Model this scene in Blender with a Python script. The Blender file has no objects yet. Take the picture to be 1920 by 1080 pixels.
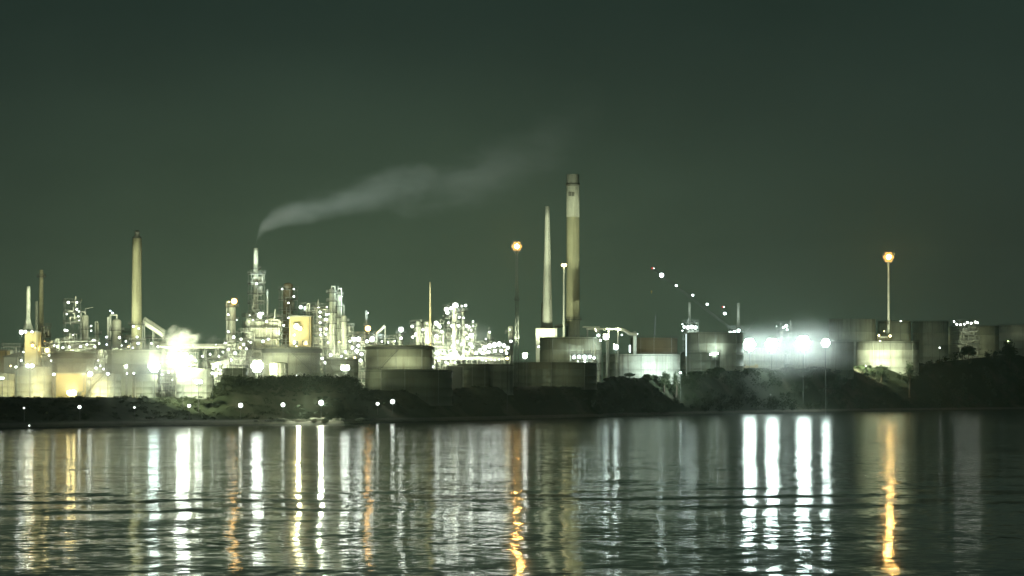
import bpy, math, random
from mathutils import Vector, Matrix
PI = math.pi
sc = bpy.context.scene
col = sc.collection
rnd = random.Random(11)

# ------------------------------------------------------------------ camera
F = 5000.0                       # focal length in photo pixels (1920 wide)
HZ = 735.0                       # horizon row in the photo
CAMZ = 12.0
cam = bpy.data.cameras.new('camera')
camo = bpy.data.objects.new('camera', cam)
col.objects.link(camo)
cam.sensor_width = 36.0
cam.lens = 36.0 * F / 1920.0
cam.clip_start = 1.0
cam.clip_end = 30000.0
TILT = math.atan((HZ - 540.0) / F)
camo.location = (0, 0, CAMZ)
camo.rotation_euler = (PI / 2 + TILT, 0, 0)
sc.camera = camo
CT, ST = math.cos(TILT), math.sin(TILT)


def at(px, py, Y):
    """world point at depth Y seen at photo pixel (px, py)"""
    cx, cy = (px - 960.0) / F, (540.0 - py) / F
    dy = CT - cy * ST
    dz = ST + cy * CT
    t = Y / dy
    return Vector((cx * t, Y, CAMZ + dz * t))


def pxof(x, y):
    return 960.0 + F * x / max(y, 1.0)


def interp(keys, v):
    if v <= keys[0][0]:
        return keys[0][1]
    for (a, b), (c, d) in zip(keys, keys[1:]):
        if v <= c:
            t = (v - a) / (c - a)
            return b + (d - b) * t
    return keys[-1][1]


def sstep(a, b, v):
    t = min(1.0, max(0.0, (v - a) / (b - a)))
    return t * t * (3 - 2 * t)


WATERLINE = [(-700, 808), (0, 805), (300, 800), (560, 797), (640, 797), (700, 794), (850, 791), (1000, 787), (1200, 781), (1400, 776), (1600, 772), (1920, 768.5), (2600, 766)]
PLATEAU = [(-700, 10), (395, 10), (415, 16.8), (660, 16.8), (685, 12.6), (850, 12.6), (880, 14.2), (1110, 14.6), (1150, 18.5), (1280, 20.5), (1350, 24), (1500, 26), (1640, 28), (1740, 31), (1880, 38), (2600, 44)]
RAMP = [(-700, 62), (400, 62), (500, 60), (670, 60), (700, 48), (1110, 48), (1200, 90), (2600, 120)]


def shore(px):
    return CAMZ * F / (interp(WATERLINE, px) - HZ)


def hash2(i, j):
    n = math.sin(i * 127.1 + j * 311.7) * 43758.5453
    return n - math.floor(n)


def vnoise(x, y):
    i, j = math.floor(x), math.floor(y)
    u, v = x - i, y - j
    u, v = u * u * (3 - 2 * u), v * v * (3 - 2 * v)
    a, b, c, d = hash2(i, j), hash2(i + 1, j), hash2(i, j + 1), hash2(i + 1, j + 1)
    return a + (b - a) * u + (c - a) * v + (a - b - c + d) * u * v


def ground(x, y):
    px = pxof(x, y)
    d = y - shore(px)
    if d < 0:
        return max(-3.0, d * 0.1)
    P = interp(PLATEAU, px)
    R = interp(RAMP, px)
    beach = 1.3 * sstep(0, 9, d) + 0.7 * sstep(9, 30, d)
    z = beach + (P - 2.0) * sstep(interp([(670, 28), (700, 20), (1110, 18), (1130, 16)], px), R, d)
    z += 0.5 * (vnoise(x * .06, y * .06) - .5) * sstep(0, 20, d) + .35 * (vnoise(x * .25, y * .25) - .5) * sstep(0, 6, d)
    return z


# ------------------------------------------------------------------ materials
MATS = {}


def nodes(name):
    m = bpy.data.materials.new(name)
    m.use_nodes = True
    nt = m.node_tree
    nt.nodes.clear()
    out = nt.nodes.new('ShaderNodeOutputMaterial')
    return m, nt, out


def N(nt, t, **kw):
    n = nt.nodes.new(t)
    for k, v in kw.items():
        setattr(n, k, v)
    return n


def mixc(nt, fac, a, b):
    n = nt.nodes.new('ShaderNodeMix')
    n.data_type = 'RGBA'
    if isinstance(fac, (int, float)):
        n.inputs[0].default_value = fac
    else:
        nt.links.new(fac, n.inputs[0])
    for s, v in ((6, a), (7, b)):
        if hasattr(v, 'default_value') or hasattr(v, 'is_linked'):
            nt.links.new(v, n.inputs[s])
        else:
            n.inputs[s].default_value = (*v, 1)
    return n.outputs[2]


def maprange(nt, v, a, b, c=0.0, d=1.0):
    n = nt.nodes.new('ShaderNodeMapRange')
    nt.links.new(v, n.inputs[0])
    for i, x in enumerate((a, b, c, d)):
        n.inputs[1 + i].default_value = x
    return n.outputs[0]


def noise(nt, vec, scale, detail=3, rough=.55):
    n = nt.nodes.new('ShaderNodeTexNoise')
    n.inputs['Scale'].default_value = scale
    n.inputs['Detail'].default_value = detail
    n.inputs['Roughness'].default_value = rough
    nt.links.new(vec, n.inputs['Vector'])
    return n


def mapping(nt, vec, scale):
    n = nt.nodes.new('ShaderNodeMapping')
    n.inputs['Scale'].default_value = scale
    nt.links.new(vec, n.inputs['Vector'])
    return n.outputs[0]


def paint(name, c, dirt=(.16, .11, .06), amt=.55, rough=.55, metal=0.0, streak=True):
    """weathered painted steel: broad mottling plus vertical rust runs"""
    if name in MATS:
        return MATS[name]
    m, nt, out = nodes(name)
    b = N(nt, 'ShaderNodeBsdfPrincipled')
    tc = N(nt, 'ShaderNodeTexCoord')
    v = tc.outputs['Object']
    n1 = noise(nt, mapping(nt, v, (.12, .12, .1)), 1.0, 4)
    base = mixc(nt, maprange(nt, n1.outputs[0], .35, .7), tuple(x * .82 for x in c), tuple(min(1, x * 1.1) for x in c))
    if streak:
        n2 = noise(nt, mapping(nt, v, (.9, .9, .035)), 1.0, 4, .6)
        base = mixc(nt, maprange(nt, n2.outputs[0], .54, .74, 0, amt), base, dirt)
        n3 = noise(nt, mapping(nt, v, (.35, .35, .02)), 1.0, 3)
        base = mixc(nt, maprange(nt, n3.outputs[0], .5, .72, 0, amt * .6), base, tuple(x * .5 for x in c))
    nt.links.new(base, b.inputs['Base Color'])
    b.inputs['Roughness'].default_value = rough
    b.inputs['Metallic'].default_value = metal
    nt.links.new(b.outputs[0], out.inputs[0])
    MATS[name] = m
    return m


def glow(name, c, L):
    key = f'{name}_{L}'
    if key in MATS:
        return MATS[key]
    m, nt, out = nodes('lit_lens_' + name)
    e = N(nt, 'ShaderNodeEmission')
    e.inputs[0].default_value = (*c, 1)
    e.inputs[1].default_value = L
    nt.links.new(e.outputs[0], out.inputs[0])
    MATS[key] = m
    return m


LC = {'w': (.92, 1.0, .66), 'g': (.74, 1.0, .72), 'c': (.80, 1.0, .94), 'o': (1.0, .55, .15), 'y': (1.0, .84, .36), 'r': (1.0, .09, .06), 'b': (.78, .9, 1.0)}

M_CREAM = paint('tank_paint_cream', (.46, .47, .36), amt=.8)
M_WHITE = paint('tank_paint_white', (.62, .64, .55), amt=.65)
M_GREY = paint('tank_paint_grey', (.36, .38, .31), amt=.75)
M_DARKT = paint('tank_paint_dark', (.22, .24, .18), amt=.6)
M_BROWN = paint('tank_paint_brown', (.22, .18, .11), amt=.5)
M_RIM = paint('rim_steel_dark', (.07, .075, .06), streak=False)
M_STEEL = paint('galvanised_steel', (.42, .43, .40), amt=.3, rough=.5)
M_DSTEEL = paint('dark_steel', (.10, .105, .095), amt=.3, rough=.55)
M_PIPE = paint('clad_pipe', (.66, .67, .60), amt=.25, rough=.38)
M_VESSEL = paint('vessel_paint', (.62, .62, .52), amt=.35, rough=.45)
M_CONC = paint('stack_concrete', (.52, .53, .44), dirt=(.2, .18, .12), amt=.75, rough=.85)
M_OCHRE = paint('stack_ochre', (.42, .41, .27), dirt=(.14, .12, .07), amt=.75, rough=.8)
M_WSTACK = paint('stack_white', (.68, .70, .62), dirt=(.3, .28, .2), amt=.3, rough=.7)
M_BAND = paint('stack_dark_band', (.10, .10, .08), streak=False)
M_WALL = paint('clad_wall', (.42, .43, .36), amt=.35, rough=.7)
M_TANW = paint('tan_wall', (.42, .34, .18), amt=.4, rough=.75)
M_ROOF = paint('roof_sheet', (.22, .23, .2), amt=.3, rough=.6)
M_GLASS = paint('window_dark', (.03, .035, .035), streak=False, rough=.12)
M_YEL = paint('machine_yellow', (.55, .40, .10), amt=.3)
M_VWHITE = paint('vehicle_white', (.72, .72, .68), amt=.2, rough=.35)
M_RUB = paint('tyre_rubber', (.03, .03, .03), streak=False, rough=.8)
M_ROCK = paint('rock_armour', (.46, .46, .40), streak=False, rough=.9)


def mat_ground():
    m, nt, out = nodes('bank_ground')
    b = N(nt, 'ShaderNodeBsdfPrincipled')
    g = N(nt, 'ShaderNodeNewGeometry')
    v = g.outputs['Position']
    n1 = noise(nt, v, .03, 5)
    n2 = noise(nt, v, .35, 4)
    grass = mixc(nt, n2.outputs[0], (.012, .021, .007), (.036, .047, .018))
    dirt = mixc(nt, n2.outputs[0], (.09, .08, .055), (.17, .155, .115))
    land = mixc(nt, maprange(nt, n1.outputs[0], .52, .64), grass, dirt)
    # beach shingle near the water
    sep = N(nt, 'ShaderNodeSeparateXYZ')
    nt.links.new(v, sep.inputs[0])
    hz = N(nt, 'ShaderNodeMath', operation='ADD')
    nt.links.new(sep.outputs[2], hz.inputs[0])
    mm = N(nt, 'ShaderNodeMath', operation='MULTIPLY')
    nt.links.new(n2.outputs[0], mm.inputs[0])
    mm.inputs[1].default_value = .9
    nt.links.new(mm.outputs[0], hz.inputs[1])
    shingle = mixc(nt, n2.outputs[0], (.10, .095, .075), (.24, .225, .18))
    c = mixc(nt, maprange(nt, hz.outputs[0], 2.1, 2.5), shingle, land)
    wet = mixc(nt, maprange(nt, hz.outputs[0], .75, 1.1), (.025, .026, .02), c)
    nt.links.new(wet, b.inputs['Base Color'])
    b.inputs['Roughness'].default_value = .95
    nt.links.new(b.outputs[0], out.inputs[0])
    return m


def mat_leaf(name, a, bcol):
    m, nt, out = nodes(name)
    b = N(nt, 'ShaderNodeBsdfPrincipled')
    g = N(nt, 'ShaderNodeNewGeometry')
    n1 = noise(nt, g.outputs['Position'], .45, 3)
    nt.links.new(mixc(nt, maprange(nt, n1.outputs[0], .35, .65), a, bcol), b.inputs['Base Color'])
    b.inputs['Roughness'].default_value = .8
    nt.links.new(b.outputs[0], out.inputs[0])
    return m


def mat_water():
    m, nt, out = nodes('estuary_water')
    b = N(nt, 'ShaderNodeBsdfPrincipled')
    b.inputs['Base Color'].default_value = (.004, .010, .008, 1)
    b.inputs['IOR'].default_value = 1.333
    g = N(nt, 'ShaderNodeNewGeometry')
    P = g.outputs['Position']
    # breezier, rougher water out towards the far shore
    sy = N(nt, 'ShaderNodeSeparateXYZ')
    nt.links.new(P, sy.inputs[0])
    nt.links.new(maprange(nt, sy.outputs[1], 280.0, 700.0, WATER_ROUGH, WATER_ROUGH + .045), b.inputs['Roughness'])

    def vm(op, a, bb=None, s=None):
        n = N(nt, 'ShaderNodeVectorMath', operation=op)
        nt.links.new(a, n.inputs[0])
        if bb is not None:
            if isinstance(bb, tuple):
                n.inputs[1].default_value = bb
            else:
                nt.links.new(bb, n.inputs[1])
        if s is not None:
            if isinstance(s, float):
                n.inputs['Scale'].default_value = s
            else:
                nt.links.new(s, n.inputs['Scale'])
        return n.outputs[0]

    def slope(scale, mp, amp, detail=2):
        n = noise(nt, mapping(nt, P, mp), scale, detail, .55)
        c = vm('SUBTRACT', n.outputs['Color'], (.5, .5, .5))
        return vm('SCALE', c, s=amp)
    s1 = slope(1.0, (.9, .75, 1), .10)           # wind ripples about a metre long
    s2 = slope(1.0, (.16, .17, 1), .085, 3)       # chop of six metres
    s3 = slope(1.0, (.018, .03, 1), .035, 2)     # slow undulation
    # ruffled and slick patches, long across the view
    pt = noise(nt, mapping(nt, P, (.006, .022, 1)), 1.0, 3)
    amp = maprange(nt, pt.outputs[0], .32, .68, .35, 1.6)
    fine = vm('SCALE', vm('ADD', s1, s2), s=amp)
    tot = vm('ADD', vm('MULTIPLY', fine, (.7, 1, 1)), vm('MULTIPLY', s3, (2.0, 1.1, 1)))
    # wake of a passed ship: a packet of long low crests running across
    sep = N(nt, 'ShaderNodeSeparateXYZ')
    nt.links.new(P, sep.inputs[0])

    def mth(op, a, bb):
        n = N(nt, 'ShaderNodeMath', operation=op)
        for i, v in enumerate((a, bb)):
            if v is None:
                continue
            if isinstance(v, (int, float)):
                n.inputs[i].default_value = v
            else:
                nt.links.new(v, n.inputs[i])
        return n.outputs[0]
    wob = noise(nt, mapping(nt, P, (.022, .012, 1)), 1.0, 3)
    msk = noise(nt, mapping(nt, P, (.030, .02, 1)), 1.0, 2)
    yy = mth('ADD', mth('ADD', sep.outputs[1], mth('MULTIPLY', sep.outputs[0], -.16)), mth('MULTIPLY', wob.outputs[0], 40.0))
    ph = mth('SINE', mth('MULTIPLY', yy, 2 * PI / 25.0), None)
    dy = mth('DIVIDE', mth('SUBTRACT', yy, 316.0), 34.0)
    env = mth('POWER', 2.718, mth('MULTIPLY', mth('MULTIPLY', dy, dy), -1.0))
    wk = mth('MULTIPLY', mth('MULTIPLY', ph, env), maprange(nt, msk.outputs[0], .35, .65, .006, .042))
    cx = N(nt, 'ShaderNodeCombineXYZ')
    nt.links.new(wk, cx.inputs[1])
    tot = vm('ADD', tot, cx.outputs[0])
    flat = vm('MULTIPLY', tot, (1, 1, 0))
    nrm = vm('NORMALIZE', vm('ADD', flat, (0, 0, 1)))
    nt.links.new(nrm, b.inputs['Normal'])
    nt.links.new(b.outputs[0], out.inputs[0])
    return m


WATER_ROUGH = .085


# ------------------------------------------------------------------ mesh builder
class MB:
    def __init__(s):
        s.v, s.f, s.sm = [], [], []

    def add(s, vs, fs, smooth=False, M=None):
        o = len(s.v)
        s.v += [tuple(M @ Vector(p)) if M else tuple(p) for p in vs]
        s.f += [tuple(i + o for i in f) for f in fs]
        s.sm += [smooth] * len(fs)
        return s

    def box(s, c, d, M=None):
        x, y, z = c
        a, b, e = d[0] / 2, d[1] / 2, d[2] / 2
        vs = [(x - a, y - b, z - e), (x + a, y - b, z - e), (x + a, y + b, z - e), (x - a, y + b, z - e), (x - a, y - b, z + e), (x + a, y - b, z + e), (x + a, y + b, z + e), (x - a, y + b, z + e)]
        return s.add(vs, [(0, 3, 2, 1), (4, 5, 6, 7), (0, 1, 5, 4), (1, 2, 6, 5), (2, 3, 7, 6), (3, 0, 4, 7)], False, M)

    def cyl(s, p, q, r, r2=None, n=8, caps=True):
        p, q = Vector(p), Vector(q)
        r2 = r if r2 is None else r2
        d = (q - p)
        if d.length < 1e-6:
            return s
        d.normalize()
        u = d.orthogonal().normalized()
        w = d.cross(u)
        vs = []
        for c, rr in ((p, r), (q, r2)):
            for i in range(n):
                a = 2 * PI * i / n
                vs.append(c + u * rr * math.cos(a) + w * rr * math.sin(a))
        fs = [(i, (i + 1) % n, n + (i + 1) % n, n + i) for i in range(n)]
        s.add(vs, fs, True)
        if caps:
            s.add(vs[:n], [tuple(range(n))[::-1]])
            s.add(vs[n:], [tuple(range(n))])
        return s

    def tube(s, pts, r, n=8):
        for a, b in zip(pts, pts[1:]):
            s.cyl(a, b, r, n=n)
        for p in pts[1:-1]:
            s.ball(p, r, 8)
        return s

    def lathe(s, prof, n=32, c=(0, 0, 0), M=None, cap=True):
        vs, fs = [], []
        for r, z in prof:
            for i in range(n):
                a = 2 * PI * i / n
                vs.append((c[0] + r * math.cos(a), c[1] + r * math.sin(a), c[2] + z))
        for j in range(len(prof) - 1):
            for i in range(n):
                fs.append((j * n + i, j * n + (i + 1) % n, (j + 1) * n + (i + 1) % n, (j + 1) * n + i))
        s.add(vs, fs, True, M)
        if cap:
            m = len(prof) - 1
            s.add([vs[i] for i in range(n)], [tuple(range(n))[::-1]], False, M)
            s.add([vs[m * n + i] for i in range(n)], [tuple(range(n))], False, M)
        return s

    def ball(s, c, r, n=12, sq=1.0):
        m = max(4, n // 2)
        prof = [(max(1e-3, r * math.sin(PI * j / m)), -r * sq * math.cos(PI * j / m)) for j in range(m + 1)]
        return s.lathe(prof, n, c, cap=False)

    def ring(s, R, z, w, h, n=48, a0=0, a1=2 * PI):
        """flat annular band of radial width w (outside R) and height h"""
        vs, fs = [], []
        full = abs(a1 - a0 - 2 * PI) < 1e-6
        k = n if full else n + 1
        for i in range(k):
            a = a0 + (a1 - a0) * i / n
            ca, sa = math.cos(a), math.sin(a)
            for r, zz in ((R, z), (R + w, z), (R + w, z + h), (R, z + h)):
                vs.append((r * ca, r * sa, zz))
        for i in range(n):
            j = (i + 1) % k
            for e in range(4):
                g = (e + 1) % 4
                fs.append((i * 4 + e, j * 4 + e, j * 4 + g, i * 4 + g))
        return s.add(vs, fs)

    def rail_ring(s, R, z, h=1.1, n=24, t=.07, a0=0, a1=2 * PI):
        P = []
        for i in range(n + 1):
            a = a0 + (a1 - a0) * i / n
            p = Vector((R * math.cos(a), R * math.sin(a), z))
            P.append(p)
            s.cyl(p, p + Vector((0, 0, h)), t, n=4, caps=False)
        for a, b in zip(P, P[1:]):
            for hh in (h, h * .5):
                s.cyl(a + Vector((0, 0, hh)), b + Vector((0, 0, hh)), t, n=4, caps=False)
        return s

    def rail_rect(s, w, d, z, h=1.1, t=.07, c=(0, 0)):
        cs = [(-w / 2, -d / 2), (w / 2, -d / 2), (w / 2, d / 2), (-w / 2, d / 2)]
        for (x0, y0), (x1, y1) in zip(cs, cs[1:] + cs[:1]):
            n = max(2, int(math.hypot(x1 - x0, y1 - y0) / 2.2))
            for i in range(n):
                x, y = x0 + (x1 - x0) * i / n + c[0], y0 + (y1 - y0) * i / n + c[1]
                s.cyl((x, y, z), (x, y, z + h), t, n=4, caps=False)
            for hh in (h, h * .5):
                s.cyl((x0 + c[0], y0 + c[1], z + hh), (x1 + c[0], y1 + c[1], z + hh), t, n=4, caps=False)
        return s

    def build(s, name, mat, parent=None, label=None, loc=None):
        me = bpy.data.meshes.new(name)
        me.from_pydata(s.v, [], s.f)
        me.polygons.foreach_set('use_smooth', s.sm)
        me.materials.append(mat)
        me.update()
        o = bpy.data.objects.new(name, me)
        col.objects.link(o)
        if parent:
            o.parent = parent
        if loc is not None:
            o.location = loc
        if label:
            o['label'] = label
        return o


def tag(o, label, cat, group=None, kind=None):
    o['label'] = label
    if cat:
        o['category'] = cat
        o['kind'] = 'thing'
    if group:
        o['group'] = group
    if kind:
        o['kind'] = kind
    return o


def thing(name, label, cat, loc, group=None, rz=0):
    o = bpy.data.objects.new(name, None)
    o.empty_display_size = 1
    col.objects.link(o)
    o.location = loc
    o.rotation_euler = (0, 0, rz)
    return tag(o, label, cat, group)


# ------------------------------------------------------------------ lamps
ICO = None


def ico():
    t = (1 + 5 ** .5) / 2
    v = [(-1, t, 0), (1, t, 0), (-1, -t, 0), (1, -t, 0), (0, -1, t), (0, 1, t), (0, -1, -t), (0, 1, -t), (t, 0, -1), (t, 0, 1), (-t, 0, -1), (-t, 0, 1)]
    v = [Vector(p).normalized() for p in v]
    f = [(0, 11, 5), (0, 5, 1), (0, 1, 7), (0, 7, 10), (0, 10, 11), (1, 5, 9), (5, 11, 4), (11, 10, 2), (10, 7, 6), (7, 1, 8), (3, 9, 4), (3, 4, 2), (3, 2, 6), (3, 6, 8), (3, 8, 9), (4, 9, 5), (2, 4, 11), (6, 2, 10), (8, 6, 7), (9, 8, 1)]
    return v, f


IV, IFc = ico()
LENS = {}
_e, IV2, IF2 = {}, list(IV), []
for _f in IFc:                                  # once-subdivided ball for the large lenses
    _m = []
    for _a, _b in ((0, 1), (1, 2), (2, 0)):
        _k = tuple(sorted((_f[_a], _f[_b])))
        if _k not in _e:
            _e[_k] = len(IV2)
            IV2.append((IV[_k[0]] + IV[_k[1]]).normalized())
        _m.append(_e[_k])
    IF2 += [(_f[0], _m[0], _m[2]), (_f[1], _m[1], _m[0]), (_f[2], _m[2], _m[1]), tuple(_m)]


def lens_mesh(mat, big=False):
    key = (mat.name, big)
    if key not in LENS:
        me = bpy.data.meshes.new('lens')
        me.from_pydata([tuple(p) for p in (IV2 if big else IV)], [], IF2 if big else IFc)
        me.polygons.foreach_set('use_smooth', [True] * len(me.polygons))
        me.materials.append(mat)
        LENS[key] = me
    return LENS[key]


HOUSE = None


def housing_mesh():
    global HOUSE
    if HOUSE is None:
        b = MB()
        b.box((0, .95, .1), (2.3, .8, 2.0)).box((0, .5, 1.2), (2.5, 1.9, .25)).cyl((0, 1.0, -1), (0, 1.2, -2.2), .22, n=6)
        o = b.build('housing', M_DSTEEL)
        HOUSE = o.data
        bpy.data.objects.remove(o)
    return HOUSE


GAIN = .2
MGAIN = .23


def lamp(root, px, py, Y, rp, c='w', L=60, name='lamp', lab=None, gain=None):
    """a lit lamp as a part of ROOT: glowing lens plus its hood as a sub-part"""
    k = Y / F
    p = at(px, py, Y) - root.location
    if root.rotation_euler.z:
        p = Matrix.Rotation(-root.rotation_euler.z, 3, 'Z') @ p
    o = bpy.data.objects.new(name, lens_mesh(glow(c, (.9, 1.0, .9) if c == 'w' else LC[c], round(L * (gain or GAIN), 1)), rp > 3.4))
    col.objects.link(o)
    o.parent = root
    o.location = p
    r = rp * k
    o.scale = (r, r, r)
    if lab:
        o['label'] = lab
    h = bpy.data.objects.new('housing', housing_mesh())
    col.objects.link(h)
    h.parent = o
    return o


def mast(label, px, py, Y, rp, c='w', L=80, heads=1, dx=None, name='floodlight_mast', cat='floodlight', group=None, base=None, lattice=False, wp=None, arm=True, gain=None, pm=None, rows=1, outer=None):
    """lamp post or floodlight mast standing on the ground, HEADS lamps on a crossbar"""
    k = Y / F
    p = at(px, py, Y)
    zb = ground(p.x, p.y) - .3 if base is None else base
    root = thing(name, label, cat, (p.x, p.y + .6, zb), group)
    H = p.z - zb
    w = wp * k / 2 if wp else max(.12, H * .006)
    if lattice:
        b = MB()
        n = max(6, int(H / 3.5))
        for sx, sy in ((-1, -1), (1, -1), (1, 1), (-1, 1)):
            b.cyl((sx * w * 1.6, sy * w * 1.6, 0), (sx * w * .7, sy * w * .7, H), .12 * max(1, k * 4), n=5)
        for i in range(n):
            z0, z1 = H * i / n, H * (i + 1) / n
            a, c2 = w * (1.6 - .9 * i / n), w * (1.6 - .9 * (i + 1) / n)
            for (sx, sy), (tx, ty) in (((-1, -1), (1, -1)), ((1, -1), (1, 1)), ((1, 1), (-1, 1)), ((-1, 1), (-1, -1))):
                b.cyl((sx * a, sy * a, z0), (tx * c2, ty * c2, z1), .09 * max(1, k * 4), n=4, caps=False)
        b.build('lattice_mast', M_DSTEEL, root)
        pb = MB()
        for fr in (.35, .62, .97):
            pb.box((0, 0, H * fr), (w * 4.2, w * 4.2, .25))
            pb.rail_rect(w * 4.2, w * 4.2, H * fr, 1.1)
        pb.build('platform', M_DSTEEL, root)
    else:
        b = MB()
        b.lathe([(w * 1.9, 0), (w * 1.9, .4), (w * 1.25, .5), (w * .7, H)], 12)
        b.build('pole', pm or M_DSTEEL, root)
    sp = dx if dx is not None else rp * 2.3
    if heads > 1 or arm:
        wd = max(1, heads - 1) * sp * k + .8
        MB().box((0, 0, H - rp * k * 1.1), (wd, .3, .3)).box((0, 0, H + rp * k * .2), (.3, .3, rp * k * 2.4)).build('crossarm', M_DSTEEL, root)
    cells = [(i - (heads - 1) / 2, 0) for i in range(heads)]
    if rows == 3:                                   # compact bank: two over three over two
        cells = [(-.5, -.86), (.5, -.86), (-1, 0), (0, 0), (1, 0), (-.5, .86), (.5, .86)]
        bf = MB()
        for j in (-.86, 0, .86):
            bf.box((0, .5, H + j * sp * k), (2.6 * sp * k, .2, .2))
        for j in (-1, 1):
            bf.box((j * sp * k, .7, H), (.2, .2, 2.2 * sp * k))
        bf.build('lamp_frame', M_DSTEEL, root)
    for i, j in cells:
        dim = outer if (outer and (i or j)) else None  # dimmed outer heads are added as a coloured halo round the core
        lamp(root, px + i * sp, py + j * sp, Y - .2 + (.5 if dim else 0), rp, c, dim or L, 'floodlight_head' if len(cells) > 1 else 'lamp_head', gain=1.0 if dim else (gain or MGAIN))
    return root


ROOTS = []


def beam(a, b, P, ang=110, c='w', r=.5, root=None):
    """added fill spot aimed from A towards B, parented to the nearest mast or unit"""
    p, q = at(*a), at(*b)
    ld = bpy.data.lights.new('floodlight_beam', 'SPOT')  # spot added to brighten structures, with no fixture of its own
    ld.energy = P * BEAM
    ld.color = LC[c]
    ld.spot_size = math.radians(ang)
    ld.spot_blend = .75
    ld.shadow_soft_size = r
    o = bpy.data.objects.new('floodlight_beam', ld)
    col.objects.link(o)
    if root is None:
        cand = [t for t in col.objects if t.parent is None and t.get('category') in ('floodlight', 'light mast', 'process unit', 'building', 'column')]
        root = min(cand, key=lambda t: (t.location - p).length + (0 if t['category'] == 'floodlight' else 15))
    M = Matrix.Translation(p) @ (q - p).to_track_quat('-Z', 'Y').to_matrix().to_4x4()
    o.parent = root
    rw = Matrix.Translation(root.location) @ Matrix.Rotation(root.rotation_euler.z, 4, 'Z')
    o.matrix_local = rw.inverted() @ M
    return o


BEAM = 1.2


# ------------------------------------------------------------------ storage tank
def tank(label, x0, x1, ytop, Y, mat, rim=M_RIM, roof='float', stair=-1, girder=True, rimh=0.0, name='storage_tank', group=None, nbands=3, base=None):
    k = Y / F
    R = (x1 - x0) / 2 * k
    c = at((x0 + x1) / 2, ytop, Y)
    if base is None:
        zb = min(ground(c.x + R * .9 * math.cos(a), c.y + R * .9 * math.sin(a)) for a in [i * PI / 4 for i in range(8)]) - .3
    else:
        zb = base
    H = c.z - zb
    root = thing(name, label, 'storage tank', (c.x, c.y, zb), group)
    n = 72
    prof = [(R + .25, 0), (R + .25, .35), (R, .36)]
    for i in range(1, nbands + 1):                       # plate courses
        z = H * i / (nbands + 1)
        prof += [(R, z - .05), (R + .025, z - .04), (R + .025, z + .04), (R, z + .05)]
    prof += [(R, H), (R - .25, H)]
    if roof == 'float':
        prof += [(R - .25, H - 2.0), (1e-2, H - 1.8)]
    b = MB().lathe(prof, n, cap=False)
    b.build('shell', mat, root)
    if roof == 'cone':
        MB().lathe([(R + .25, H + .0), (R + .25, H + .18), (R * .55, H + R * .07), (1e-2, H + R * .14)], n, cap=False).build('roof', mat, root)
    elif roof == 'dome':
        MB().lathe([(R + .2, H)] + [(max(1e-2, R * math.cos(t * PI / 12)), H + .1 + R * .22 * math.sin(t * PI / 12)) for t in range(0, 7)], n, cap=False).build('roof', mat, root)
    if girder:
        g = MB().ring(R + .02, H - .9 - rimh, .55 if not rimh else .8, .18 + rimh, n)
        gi = g.build('wind_girder', rim, root)
        MB().rail_ring(R + .5, H - .05, 1.1, 40, .06).build('handrail', M_DSTEEL, gi)
    if stair:
        s = MB()
        m = 30
        a0 = -PI / 2 + stair * 1.15
        a1 = -PI / 2 - stair * .15
        for i in range(m):
            a = a0 + (a1 - a0) * (i + .5) / m
            s.box((0, 0, 0), (.9, .45, .14), Matrix.Translation(((R + .5) * math.cos(a), (R + .5) * math.sin(a), H * (i + .5) / m)) @ Matrix.Rotation(a + 0, 4, 'Z'))
        P = [Vector(((R + .95) * math.cos(a0 + (a1 - a0) * i / m), (R + .95) * math.sin(a0 + (a1 - a0) * i / m), H * i / m + .0)) for i in range(m + 1)]
        for a, bb in zip(P, P[1:]):
            s.cyl(a, bb, .10, n=4)
            s.cyl(a + Vector((0, 0, 1)), bb + Vector((0, 0, 1)), .06, n=4)
        s.build('stairway', M_DSTEEL, root)
    for a in (-2.2, -1.62, -.8):
        x, y = (R + .22) * math.cos(a), (R + .22) * math.sin(a)
        MB().tube([(x, y, 0), (x, y, H - .2), (R * math.cos(a), R * math.sin(a), H + .1)], .13, 6).build('foam_pipe', M_STEEL, root)
    d = Vector((math.cos(-1.2), math.sin(-1.2), 0))
    q = d * R + Vector((0, 0, 1.3))
    MB().cyl(q - d * .2, q + d * .35, .45, n=14).build('manhole', mat, root)
    return root


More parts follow.
